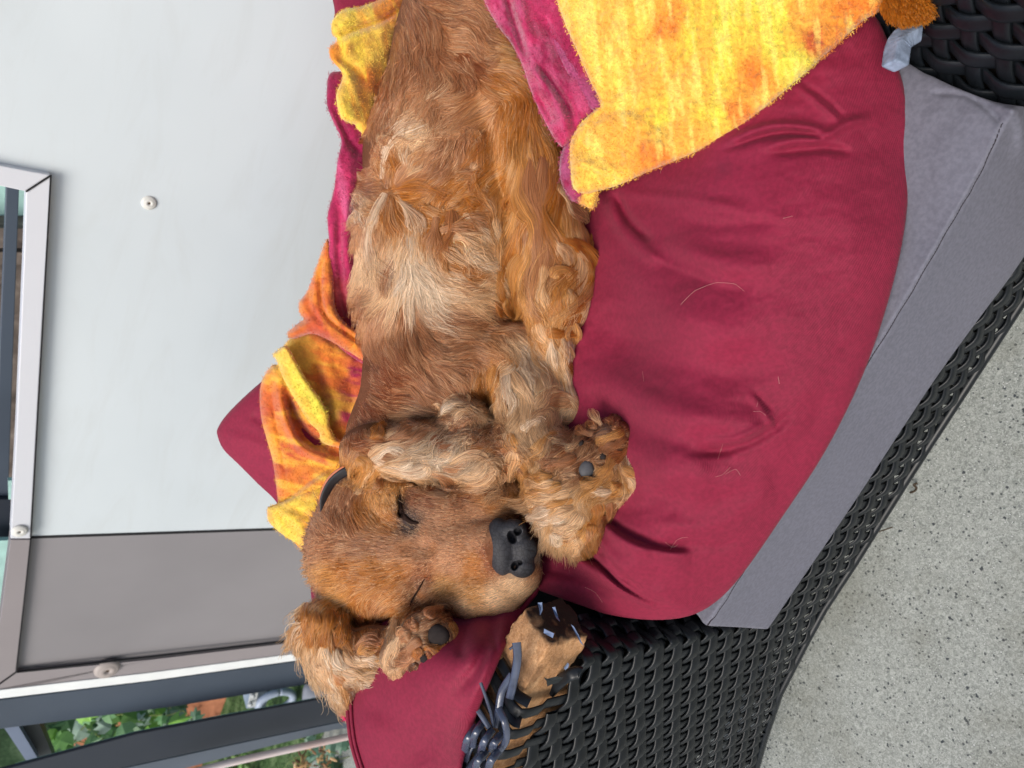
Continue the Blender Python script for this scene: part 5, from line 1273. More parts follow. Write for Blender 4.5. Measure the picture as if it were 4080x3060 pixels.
# ---- fur
def comb(nlock_pitch, n_strand, region_w, seed, len_scale=1.0, clump=0.6, lift=14, npts=8, rad=1.5, wave=1.0, lock_r=None, colour_jit=0.14, keep=None, tipw=0.25, lockcurl=1.0):
    """returns strands (N, npts, 3) in picture space with colours and radii. Locks follow the combing, strands follow their lock."""
    r = np.random.default_rng(seed)
    x0, x1, y0, y1 = 1100, 2640, -760, 2900
    X_ = r.uniform(x0, x1, n_strand * 3); Y_ = r.uniform(y0, y1, n_strand * 3)
    ok = ~np.isnan(surf(X_, Y_, HM)) & ~hairless(X_, Y_)
    wgt = region_w(X_, Y_)
    # more roots where the surface turns away from the viewer
    sx = (surf(X_ + 9, Y_) - surf(X_ - 9, Y_)) / 18; sy = (surf(X_, Y_ + 9) - surf(X_, Y_ - 9)) / 18
    sl = np.sqrt(1 + np.clip(sx, -3, 3) ** 2 + np.clip(sy, -3, 3) ** 2)
    ok &= r.random(len(X_)) < wgt * np.clip(sl / 2.2, 0.3, 1)
    X_, Y_ = X_[ok], Y_[ok]
    N_ = len(X_)
    # locks on a jittered grid
    gi = np.floor(X_ / nlock_pitch).astype(int); gj = np.floor(Y_ / nlock_pitch).astype(int)
    def hsh(a, b, k):
        n = (a * 73856093 ^ b * 19349663 ^ (k + seed * 131) * 83492791) & 0x7fffffff
        n = ((n ^ (n >> 15)) * 2246822519) & 0x7fffffff
        return ((n ^ (n >> 13)) & 0xffff) / 65535.0
    best = np.full(N_, 1e18); LX = X_.copy(); LY = Y_.copy(); LI = np.zeros(N_, int); LJ = np.zeros(N_, int)
    for di in (-1, 0, 1):
        for dj in (-1, 0, 1):
            a, b = gi + di, gj + dj
            cx_ = (a + 0.1 + 0.8 * hsh(a, b, 1)) * nlock_pitch; cy_ = (b + 0.1 + 0.8 * hsh(a, b, 2)) * nlock_pitch
            d = (cx_ - X_) ** 2 + (cy_ - Y_) ** 2
            k = d < best
            best[k] = d[k]; LX[k] = cx_[k]; LY[k] = cy_[k]; LI[k] = a[k]; LJ[k] = b[k]
    key = LI.astype(np.int64) * 100003 + LJ
    uk, first, inv = np.unique(key, return_index=True, return_inverse=True)
    lx, ly, li, lj = LX[first], LY[first], LI[first], LJ[first]
    nl = len(uk)
    g0 = guide(lx, ly)
    Lh = g0[:, 2] * len_scale * (0.65 + 0.7 * hsh(li, lj, 3)); cu = g0[:, 3] * wave
    ph = hsh(li, lj, 4) * 2 * math.pi; fr = 0.8 + 0.9 * hsh(li, lj, 5); sg = np.sign(hsh(li, lj, 6) - 0.5)
    offa = (hsh(li, lj, 7) - 0.5) * (0.12 + 0.4 * cu)
    path = np.zeros((nl, npts, 2)); path[:, 0, 0] = lx; path[:, 0, 1] = ly
    for s_ in range(1, npts):
        t = s_ / (npts - 1)
        g_ = guide(path[:, s_ - 1, 0], path[:, s_ - 1, 1])
        a = np.arctan2(g_[:, 1], g_[:, 0]) + offa + (0.50 * np.clip((g0[:, 2] - 42) / 40, 0.12, 1) + 0.8 * cu) * lockcurl * fbm(path[:, s_ - 1, 0], path[:, s_ - 1, 1], 120, 61, 2) + cu * lockcurl * (0.6 * np.sin(ph + fr * 2 * math.pi * t * np.clip(Lh / 90, 0.5, 2.0)) + sg * 0.9 * t * t)
        st__ = Lh / (npts - 1)
        px_, py_ = path[:, s_ - 1, 0], path[:, s_ - 1, 1]
        dw_ = (surf(px_ + np.cos(a) * 12, py_ + np.sin(a) * 12) - surf(px_, py_)) / 12
        st__ = st__ / np.sqrt(1 + (np.clip(dw_, -0.5, 4) * (1 - np.clip(cu * 1.1, 0, 0.75))) ** 2)
        path[:, s_, 0] = path[:, s_ - 1, 0] + np.cos(a) * st__
        path[:, s_, 1] = path[:, s_ - 1, 1] + np.sin(a) * st__
    # strands
    ts = np.linspace(0, 1, npts)
    cl = clump * (0.35 + 0.65 * np.clip(g0[:, 2] / 80, 0, 1))[inv]
    off = np.stack([X_ - LX, Y_ - LY], 1)
    shr = 1 - cl[:, None] * ts[None] ** 1.0 * 1.0
    lenj = 0.75 + 0.45 * r.random(N_)
    rel = path - path[:, :1]
    Pp = np.stack([X_, Y_], 1)[:, None] + rel[inv] * lenj[:, None, None] + off[:, None] * (shr - 1)[..., None]
    # individual waviness
    a1 = r.random(N_) * 6.28; am = (1.5 + 7 * np.clip(cu[inv], 0, 1.2)) * r.random(N_)
    d_ = np.gradient(Pp, axis=1); nn = np.stack([-d_[..., 1], d_[..., 0]], -1); nn /= np.linalg.norm(nn, axis=-1, keepdims=True) + 1e-6
    Pp += nn * (am[:, None] * np.sin(a1[:, None] + ts[None] * (4 + 5 * r.random(N_))[:, None]) * ts[None])[..., None]
    # fly-away
    fa_ = (r.random(N_) < 0.05)[:, None, None] * (r.normal(size=(N_, 1, 2)) * 16) * ts[None, :, None]
    Pp += fa_
    W_ = np.zeros((N_, npts))
    lo_ = lift * (0.35 + 0.8 * hsh(li, lj, 8))[inv] * (0.6 + 0.8 * r.random(N_)) * np.clip(g0[:, 2] / 70, 0.25, 1.6)[inv]
    W_[:, 0] = surf(X_, Y_) + 3
    cur = W_[:, 0].copy()
    for s_ in range(1, npts):
        target = surf(Pp[:, s_, 0], Pp[:, s_, 1])
        stl = (Lh / (npts - 1))[inv]
        cur = cur + np.clip(target - cur, -1.1 * stl, 1.6 * stl)
        W_[:, s_] = cur - lo_ * math.sin(min(1, ts[s_] * 1.15) * math.pi * 0.62)
    q = np.concatenate([Pp, W_[..., None]], -1)
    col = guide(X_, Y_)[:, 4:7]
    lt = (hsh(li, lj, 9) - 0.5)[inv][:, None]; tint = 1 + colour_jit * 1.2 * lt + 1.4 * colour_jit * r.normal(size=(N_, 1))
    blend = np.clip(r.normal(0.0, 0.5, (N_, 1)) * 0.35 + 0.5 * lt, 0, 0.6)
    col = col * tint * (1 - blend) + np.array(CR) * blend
    pale = (r.random((N_, 1)) < 0.10) * r.uniform(0.2, 0.7, (N_, 1)); col = col * (1 - pale) + np.array(CR) * pale
    col = np.clip(col, 0.02, 0.88)
    tip_c = np.clip(col * 1.12, 0, 0.9)
    radp = rad * (0.7 + 0.6 * r.random(N_))[:, None] * (1 - (1 - tipw) * ts[None] ** 2)
    return q, col, radp
def hair_object(name, sets, mat, parent, loc=DL):
    q = np.concatenate([s[0].reshape(-1, 3) for s in sets]); npts = [s[0].shape[1] for s in sets]
    sizes = np.concatenate([np.full(len(s[0]), s[0].shape[1], np.int32) for s in sets])
    cols = np.concatenate([s[1] for s in sets]); rads = np.concatenate([s[2].ravel() for s in sets])
    pos = P(q[:, 0], q[:, 1], q[:, 2]); sc_ = np.linalg.norm(pos - ORG, axis=1) / F
    cu = bpy.data.hair_curves.new(name)
    cu.add_curves([int(s) for s in sizes])
    cu.attributes['position'].data.foreach_set('vector', (pos - loc).astype(np.float32).ravel())
    ra = cu.attributes.get('radius') or cu.attributes.new('radius', 'FLOAT', 'POINT')
    ra.data.foreach_set('value', (rads * sc_).astype(np.float32))
    ca = cu.attributes.new('hair_tint', 'FLOAT_COLOR', 'CURVE')
    c4 = np.ones((len(cols), 4), np.float32); c4[:, :3] = cols
    ca.data.foreach_set('color', c4.ravel())
    cu.materials.append(mat)
    o = bpy.data.objects.new(name, cu); COL.objects.link(o); o.parent = parent
    o['kind'] = 'stuff'
    return o
hm = Mat('fur_strands', 0.45, 0.22)
at = hm.N('ShaderNodeAttribute'); at.attribute_name = 'hair_tint'
ph_ = hm.N('ShaderNodeBsdfHairPrincipled'); ph_.parametrization = 'COLOR'
ph_.inputs['Roughness'].default_value = 0.32; ph_.inputs['Radial Roughness'].default_value = 0.45; ph_.inputs['Random Roughness'].default_value = 0.3
hi = hm.N('ShaderNodeHairInfo')
vv_ = hm.ramp(hi.outputs['Random'], [(0.0, (0.72, 0.72, 0.72)), (1.0, (1.12, 1.12, 1.12))])
gm = hm.N('ShaderNodeGamma'); gm.inputs[1].default_value = 1.5; hs = hm.N('ShaderNodeHueSaturation'); hs.inputs['Saturation'].default_value = 1.09; hs.inputs['Value'].default_value = 1.15; hm.L(hm.mix(1.0, at.outputs['Color'], vv_, 'MULTIPLY'), hs.inputs['Color']); hm.L(hs.outputs[0], gm.inputs[0]); hm.L(gm.outputs[0], ph_.inputs['Color'])
hm.base(hs.outputs[0])
mx_ = hm.N('ShaderNodeMixShader'); mx_.inputs[0].default_value = 0.45
hm.L(ph_.outputs[0], mx_.inputs[1]); hm.L(hm.b.outputs[0], mx_.inputs[2])
hm.L(mx_.outputs[0], hm.nt.nodes['Material Output'].inputs['Surface'])
HAIR = hm.m
longf = lambda x, y: np.clip((guide(x, y)[:, 2] - 36) / 30, 0, 1)
shortf = lambda x, y: np.clip((58 - guide(x, y)[:, 2]) / 14, 0, 1)
everywhere = lambda x, y: np.ones(len(x))
def tress(pts, n=150, w0=16, w1=5, col=CR, rad=1.5, lift=16, seed=0, jit=0.24, mixc=None, sub=5, fray=9.0, ubr=(0.0, 0.6)):
    """one lock of hair drawn along a path; lies on the coat and tapers"""
    r = np.random.default_rng(seed * 7 + 1)
    c_ = catmull(np.array(pts, float), sub=sub); m_ = len(c_)
    d_ = np.gradient(c_, axis=0); nn = np.stack([-d_[:, 1], d_[:, 0]], -1); nn /= np.linalg.norm(nn, axis=1)[:, None] + 1e-6
    t = np.linspace(0, 1, m_); w0 = w0 * 1.25; w1 = w1 * 1.5
    prof = (w0 * np.sin(np.clip(t * 2.0 + 0.25, 0, math.pi / 2)) * (1 - t) + w1 * t) * np.clip((1.04 - t) * 5, 0.12, 1) * (0.8 + 0.35 * np.sin(t * 9 + seed))
    o_ = np.clip(r.normal(0, 0.62, n), -1.5, 1.5); o2 = np.sqrt(np.clip(1 - (o_ / 1.5) ** 2, 0, 1)) * r.uniform(0, 1, n)
    wob = fray * r.random((n, 1)) * np.sin(t[None] * r.uniform(3, 9, (n, 1)) + r.uniform(0, 6.28, (n, 1))) * t[None]
    q = c_[None] + nn[None] * ((o_[:, None] * prof[None]) + wob)[..., None]
    # uneven tips: each strand stops at its own length
    tl = r.uniform(0.72, 1.03, n)
    tt = np.clip(t[None] * tl[:, None] * (m_ - 1), 0, m_ - 1.001); i0 = tt.astype(int); fr = (tt - i0)[..., None]
    rows = np.arange(n)[:, None]
    q = q[rows, i0] * (1 - fr) + q[rows, i0 + 1] * fr
    W = np.zeros((n, m_)); W[:, 0] = surf(q[:, 0, 0], q[:, 0, 1]); cur = W[:, 0].copy()
    st_ = np.linalg.norm(np.diff(c_, axis=0), axis=1).mean()
    for k in range(1, m_):
        cur = cur + np.clip(surf(q[:, k, 0], q[:, k, 1]) - cur, -1.2 * st_, 1.0 * st_); W[:, k] = cur
    W = W - (lift * np.sin(np.clip(t * 1.2 + 0.12, 0, 1) * math.pi * 0.75))[None] - o2[:, None] * prof[None] * 0.45
    base_ = np.array(col)[None] * (1 + jit * r.normal(size=(n, 1)))
    mc = np.array(mixc if mixc is not None else LB)[None]; b = (r.random((n, 1)) < 0.3) * r.uniform(0.2, 0.8, (n, 1))
    base_ = base_ * (1 - b) + mc * b
    under = guide(q[:, m_ // 2, 0], q[:, m_ // 2, 1])[:, 4:7]; ub = r.uniform(ubr[0], ubr[1], (n, 1))
    base_ = np.clip(base_ * (1 - ub) + under * ub * (1 + 0.15 * r.normal(size=(n, 1))), 0.02, 0.85)
    radp = rad * r.uniform(0.7, 1.25, (n, 1)) * (1 - 0.7 * t[None] ** 2)
    return np.concatenate([q, W[..., None]], -1), base_, radp
TR = []
def crop(x0, y0, sc): return lambda pts: [(x0 + x * sc, y0 + y * sc) for x, y in pts]
def add(cr, lst, **kw):
    for k, item in enumerate(lst):
        pts, col = item[0], item[1]; a = dict(kw); a.update(item[2] if len(item) > 2 else {})
        TR.append(tress(cr(pts), col=col, seed=len(TR), **a))
cD = crop(1350, 1500, 0.3617); cC = crop(1850, 650, 0.4823); cE = crop(1900, 1500, 0.482); cG = crop(1100, 2300, 0.3843); cH = crop(1200, 1800, 0.452); cI = crop(1250, 0, 0.482); cA = crop(1300, 900, 0.663)
# upper ear
add(cD, [
 ([(330, 900), (420, 820), (540, 760), (660, 750), (780, 800)], CR), ([(360, 930), (450, 850), (560, 800), (680, 830), (740, 900)], WH), ([(400, 920), (520, 980), (660, 1050), (800, 1075), (930, 1030), (985, 930), (950, 840)], WH, dict(w0=26)),
 ([(420, 960), (560, 960), (700, 940), (810, 880), (880, 780)], CR), ([(480, 1000), (640, 1030), (760, 980), (830, 900), (850, 830)], WH), ([(380, 980), (500, 1050), (640, 1090), (800, 1130), (900, 1180), (940, 1250)], CR, dict(w0=24)),
 ([(600, 1100), (760, 1100), (880, 1150), (1000, 1180), (1030, 1230)], CR), ([(900, 850), (960, 960), (970, 1040), (900, 1110)], CR), ([(980, 1020), (1100, 1090), (1260, 1160), (1420, 1220), (1580, 1210), (1690, 1120), (1740, 1000), (1700, 920)], CR, dict(w0=26)),
 ([(1000, 1060), (1140, 1120), (1260, 1200), (1380, 1230)], LB), ([(990, 960), (1140, 1000), (1270, 940), (1400, 880), (1540, 865), (1640, 930), (1680, 1030), (1600, 1130), (1460, 1150)], CR, dict(w0=24)), ([(1300, 1080), (1430, 1100), (1540, 1060), (1600, 980), (1560, 920), (1470, 930)], CR),
 ([(1100, 1000), (1240, 1030), (1360, 990), (1440, 920), (1560, 900)], LB), ([(980, 900), (1080, 935), (1190, 920), (1260, 850), (1290, 790)], WH), ([(1040, 820), (1120, 870), (1220, 860), (1280, 800)], CR), ([(1080, 940), (1100, 1010), (1120, 1080)], WH, dict(w0=8, n=60)),
 ([(1060, 440), (1110, 370), (1200, 300), (1310, 270), (1390, 280), (1420, 240), (1390, 200)], CR), ([(1130, 430), (1160, 350), (1260, 300), (1370, 310), (1470, 330)], WH), ([(1290, 620), (1270, 500), (1340, 400), (1460, 350), (1590, 370), (1670, 450), (1680, 560)], CR, dict(w0=24)),
 ([(1330, 600), (1340, 500), (1430, 430), (1540, 430), (1600, 490), (1560, 540), (1500, 520)], CR), ([(1290, 740), (1300, 600), (1380, 520), (1480, 480), (1580, 500), (1640, 560)], LB), ([(1100, 560), (1180, 560), (1250, 510), (1270, 430)], CR), ([(1180, 600), (1240, 560), (1280, 480)], LB),
 ([(1350, 690), (1460, 640), (1580, 600), (1690, 530)], LB), ([(1240, 770), (1380, 710), (1500, 690), (1620, 640), (1690, 560)], CR), ([(1060, 480), (990, 540), (880, 530), (760, 515), (660, 560)], LB), ([(860, 640), (930, 580), (1040, 580), (1150, 620), (1260, 630)], LB), ([(700, 760), (820, 700), (960, 620), (1100, 600)], BR, dict(w0=24)),
 ([(560, 720), (680, 640), (800, 560), (930, 540)], LB, dict(w0=24)), ([(900, 740), (1040, 700), (1180, 680), (1300, 620)], RB, dict(w0=22)), ([(1000, 800), (1150, 770), (1300, 740), (1400, 720)], BR), ([(1300, 900), (1440, 830), (1600, 800), (1740, 820), (1840, 880)], OR_), ([(1400, 830), (1560, 760), (1700, 740), (1800, 790)], BR),
 ([(1760, 960), (1740, 880), (1790, 830), (1860, 850), (1870, 930), (1830, 980)], LB, dict(w0=12)), ([(1700, 960), (1760, 1040), (1760, 1120), (1700, 1170)], CR, dict(w0=14)), ([(1820, 960), (1850, 1040), (1840, 1120)], LB, dict(w0=14)), ([(340, 700), (420, 620), (460, 540), (520, 500)], OR_, dict(w0=22)),
 ([(180, 900), (260, 1000), (240, 1120), (150, 1250)], GO, dict(w0=30)), ([(300, 940), (300, 1060), (240, 1180), (180, 1300)], CR, dict(w0=26)), ([(420, 1020), (360, 1120), (260, 1240)], GO, dict(w0=26)), ([(450, 1080), (420, 1180), (330, 1280)], LB, dict(w0=20)),
 ([(1000, 320), (1080, 310), (1120, 380), (1100, 440)], CR, dict(w0=6, n=40)),
], n=110, w0=17, w1=10, lift=14, rad=1.2, fray=14)
# long feathering of the hind leg
add(cC, [
 ([(480, -60), (450, 120), (440, 250), (500, 380), (560, 480), (570, 620), (510, 760), (430, 860)], GO, dict(w0=34)), ([(560, -80), (540, 100), (560, 300), (620, 450), (680, 600), (680, 780), (650, 900)], BR, dict(w0=34)), ([(650, -60), (640, 120), (620, 300), (600, 500), (610, 700), (600, 860), (560, 1000)], LB, dict(w0=30)),
 ([(700, 0), (700, 200), (640, 360), (680, 540), (760, 700), (790, 860)], OR_, dict(w0=28)), ([(760, 160), (840, 260), (900, 340), (980, 420), (1020, 500)], CR, dict(w0=20)), ([(440, 300), (400, 480), (360, 620), (340, 760), (330, 900), (350, 1020)], GO, dict(w0=30)), ([(480, 400), (440, 560), (400, 720), (360, 840), (310, 930), (300, 1060), (330, 1180)], OR_, dict(w0=28)),
 ([(520, 600), (500, 760), (430, 900), (420, 1060), (440, 1200), (420, 1300)], GO, dict(w0=26)), ([(600, 760), (560, 920), (540, 1080), (560, 1220), (640, 1300)], LB, dict(w0=26)), ([(660, 800), (640, 960), (640, 1120), (700, 1260)], CR, dict(w0=20)), ([(740, 560), (760, 660), (830, 740), (880, 840)], CR, dict(w0=14)),
 ([(780, 420), (760, 540), (820, 620), (920, 660), (1010, 740), (1080, 860), (1090, 960), (1040, 1060), (960, 1140), (860, 1220), (740, 1280)], OR_, dict(w0=28, n=300)), ([(860, 640), (960, 760), (990, 860), (980, 960), (970, 1080), (1000, 1110)], CR, dict(w0=18)), ([(1060, 540), (1090, 660), (1110, 780), (1100, 860)], GO, dict(w0=16)),
 ([(1100, 840), (1080, 980), (1020, 1080), (920, 1180), (800, 1260), (680, 1310)], GO, dict(w0=18)), ([(720, 960), (760, 900), (840, 890), (900, 960), (900, 1060)], GO, dict(w0=22)), ([(760, 1000), (780, 1100), (740, 1200), (660, 1280)], OR_, dict(w0=22)), ([(820, 1000), (860, 1100), (840, 1200)], GO, dict(w0=22)),
 ([(460, 1260), (600, 1330), (740, 1350), (880, 1330), (980, 1260)], OR_, dict(w0=14)), ([(560, 1380), (700, 1400), (840, 1410), (960, 1390)], OR_, dict(w0=8)), ([(480, 1310), (620, 1310), (760, 1290), (900, 1200), (1020, 1100)], OR_, dict(w0=14)), ([(350, 1100), (370, 1220), (450, 1300), (540, 1350)], GO, dict(w0=16)),
 ([(260, 1130), (290, 1220), (350, 1250)], OR_, dict(w0=5, n=40)), ([(700, 1400), (720, 1520), (740, 1640), (760, 1760)], WH, dict(w0=24, w1=12, fray=10)), ([(800, 1400), (830, 1520), (830, 1640), (820, 1760)], CR, dict(w0=24, w1=12)), ([(880, 1400), (880, 1520), (860, 1660), (840, 1800)], WH, dict(w0=18, w1=10)),
 ([(900, 1300), (910, 1420), (890, 1540), (880, 1640)], GO, dict(w0=24)), ([(600, 1300), (640, 1420), (700, 1500), (720, 1600)], CR, dict(w0=22)), ([(260, 430), (270, 540), (310, 640), (330, 700)], CR, dict(w0=18)), ([(430, 160), (380, 260), (340, 340), (420, 400)], OR_, dict(w0=10, n=60)),
], n=190, w0=30, w1=14, lift=20, rad=1.3, fray=14)
add(cC, [
 ([(-150, 640), (-20, 600), (120, 640), (240, 700), (300, 780)], CR, dict(w0=14+26)), ([(20, 800), (80, 760), (180, 800), (250, 880), (300, 940)], CR, dict(w0=14+22)), ([(60, 880), (60, 800), (140, 780), (220, 840), (290, 920)], CR, dict(w0=14+14)), ([(-200, 700), (-80, 780), (40, 860), (60, 960)], CR, dict(w0=14+16)),
 ([(-180, 980), (-60, 1060), (100, 1110), (260, 1110)], CR, dict(w0=14+24)), ([(-160, 900), (-40, 1000), (100, 1040), (240, 1060)], BR, dict(w0=14+24)), ([(-200, 560), (-60, 520), (100, 540), (260, 640)], LB, dict(w0=14+24)), ([(0, 420), (120, 480), (220, 560), (290, 660)], BR, dict(w0=14+22)), ([(0, 280), (120, 320), (220, 400)], OR_, dict(w0=14+22)),
], n=70, w0=36, w1=30, lift=6, rad=1.15, fray=22, ubr=(0.0, 0.6))
# curls of the fore leg
add(cE, [
 ([(160, -100), (130, 40), (110, 160), (120, 260)], GO, dict(w0=26)), ([(280, -60), (360, 60), (430, 160), (460, 260), (440, 340)], CR, dict(w0=26)), ([(220, -40), (240, 100), (260, 220), (240, 340)], WH, dict(w0=40)), ([(180, 60), (200, 200), (200, 320), (260, 440)], CR, dict(w0=34)),
 ([(560, 160), (660, 140), (760, 170), (840, 230), (870, 300), (820, 390), (720, 400), (660, 340), (680, 280), (730, 290)], CR, dict(w0=26, n=320)), ([(520, 300), (600, 220), (700, 200), (800, 230), (850, 310), (790, 370)], LB, dict(w0=20)), ([(450, 300), (540, 200), (600, 120), (700, 110)], CR, dict(w0=22)), ([(420, 420), (500, 320), (580, 280), (620, 330)], CR, dict(w0=22)),
 ([(360, 460), (440, 380), (520, 360), (560, 420)], WH, dict(w0=22)), ([(740, 480), (640, 460), (560, 520), (520, 620), (440, 680), (400, 760)], GO, dict(w0=26)), ([(700, 500), (600, 520), (560, 600), (520, 700), (500, 780)], CR, dict(w0=20)), ([(300, 540), (290, 660), (270, 780), (280, 880)], CR, dict(w0=26)),
 ([(250, 440), (280, 560), (330, 640), (340, 760)], GO, dict(w0=30)), ([(740, 560), (660, 620), (560, 660), (480, 700)], RB, dict(w0=22)), ([(820, 660), (700, 700), (600, 720), (520, 760)], BR, dict(w0=24)),
 # toes, upper
 ([(980, 480), (900, 460), (850, 430), (830, 400)], LB, dict(w0=14, n=80)), ([(1040, 420), (1000, 360), (960, 300), (955, 260)], CR, dict(w0=9, n=50)), ([(1000, 430), (940, 400), (900, 370)], BR, dict(w0=16)), ([(1180, 430), (1120, 400), (1100, 330)], LB, dict(w0=16, n=80)), ([(1160, 440), (1060, 440), (960, 490), (900, 540)], DK, dict(w0=22)),
 ([(1220, 440), (1140, 480), (1040, 520), (980, 560)], GO, dict(w0=20)), ([(1240, 500), (1160, 560), (1060, 600), (1020, 640)], BR, dict(w0=24)), ([(1260, 580), (1200, 640), (1120, 680), (1080, 740)], RB, dict(w0=24)), ([(1300, 580), (1310, 640), (1280, 720), (1230, 800)], WH, dict(w0=12)),
 ([(1300, 680), (1370, 700), (1370, 760), (1330, 800)], GO, dict(w0=14)), ([(1220, 820), (1290, 860), (1320, 930), (1290, 1000), (1210, 1030), (1150, 1020)], CR, dict(w0=20)), ([(1180, 760), (1280, 800), (1340, 880), (1320, 960)], GO, dict(w0=20)), ([(1140, 640), (1100, 720), (1060, 800), (980, 860)], GO, dict(w0=26)),
 ([(1040, 800), (1000, 860), (900, 900), (860, 920)], GO, dict(w0=22)), ([(1160, 920), (1080, 960), (980, 960), (930, 940)], WH, dict(w0=10)), ([(1200, 880), (1140, 940), (1060, 980)], GO, dict(w0=20)),
 # toes, lower: long cream brushes
 ([(620, 820), (520, 840), (440, 820), (400, 790)], GO, dict(w0=20)), ([(640, 880), (540, 900), (460, 890), (390, 860)], CR, dict(w0=24)), ([(700, 900), (580, 950), (470, 960), (390, 940)], GO, dict(w0=26)), ([(760, 960), (620, 1000), (500, 1020), (400, 1010)], CR, dict(w0=28)), ([(800, 1020), (660, 1060), (540, 1100), (430, 1110)], GO, dict(w0=28)),
 ([(700, 1060), (560, 1120), (460, 1160), (400, 1180)], WH, dict(w0=28)), ([(820, 1080), (700, 1130), (580, 1170), (470, 1200)], CR, dict(w0=28)), ([(760, 1140), (660, 1190), (560, 1210), (480, 1190)], WH, dict(w0=22)), ([(860, 1120), (780, 1220), (680, 1260), (580, 1250)], CR, dict(w0=24)), ([(880, 1140), (840, 1240), (740, 1300), (640, 1320)], CR, dict(w0=26)),
 ([(900, 1180), (880, 1280), (800, 1350), (700, 1380)], GO, dict(w0=26)), ([(880, 1260), (840, 1360), (780, 1420), (720, 1460)], CR, dict(w0=20)), ([(920, 1220), (900, 1330), (880, 1400)], LB, dict(w0=20)), ([(960, 1200), (950, 1290), (920, 1360)], OR_, dict(w0=24)), ([(980, 1040), (1000, 1120), (980, 1220), (940, 1300)], OR_, dict(w0=28)),
 ([(1100, 1040), (1100, 1140), (1040, 1220), (990, 1300)], BR, dict(w0=26)), ([(840, 1380), (820, 1430), (770, 1480)], CR, dict(w0=10)), ([(600, 1280), (660, 1360), (700, 1400)], WH, dict(w0=16)),
], n=110, w0=26, w1=12, lift=16, rad=1.3, fray=16)
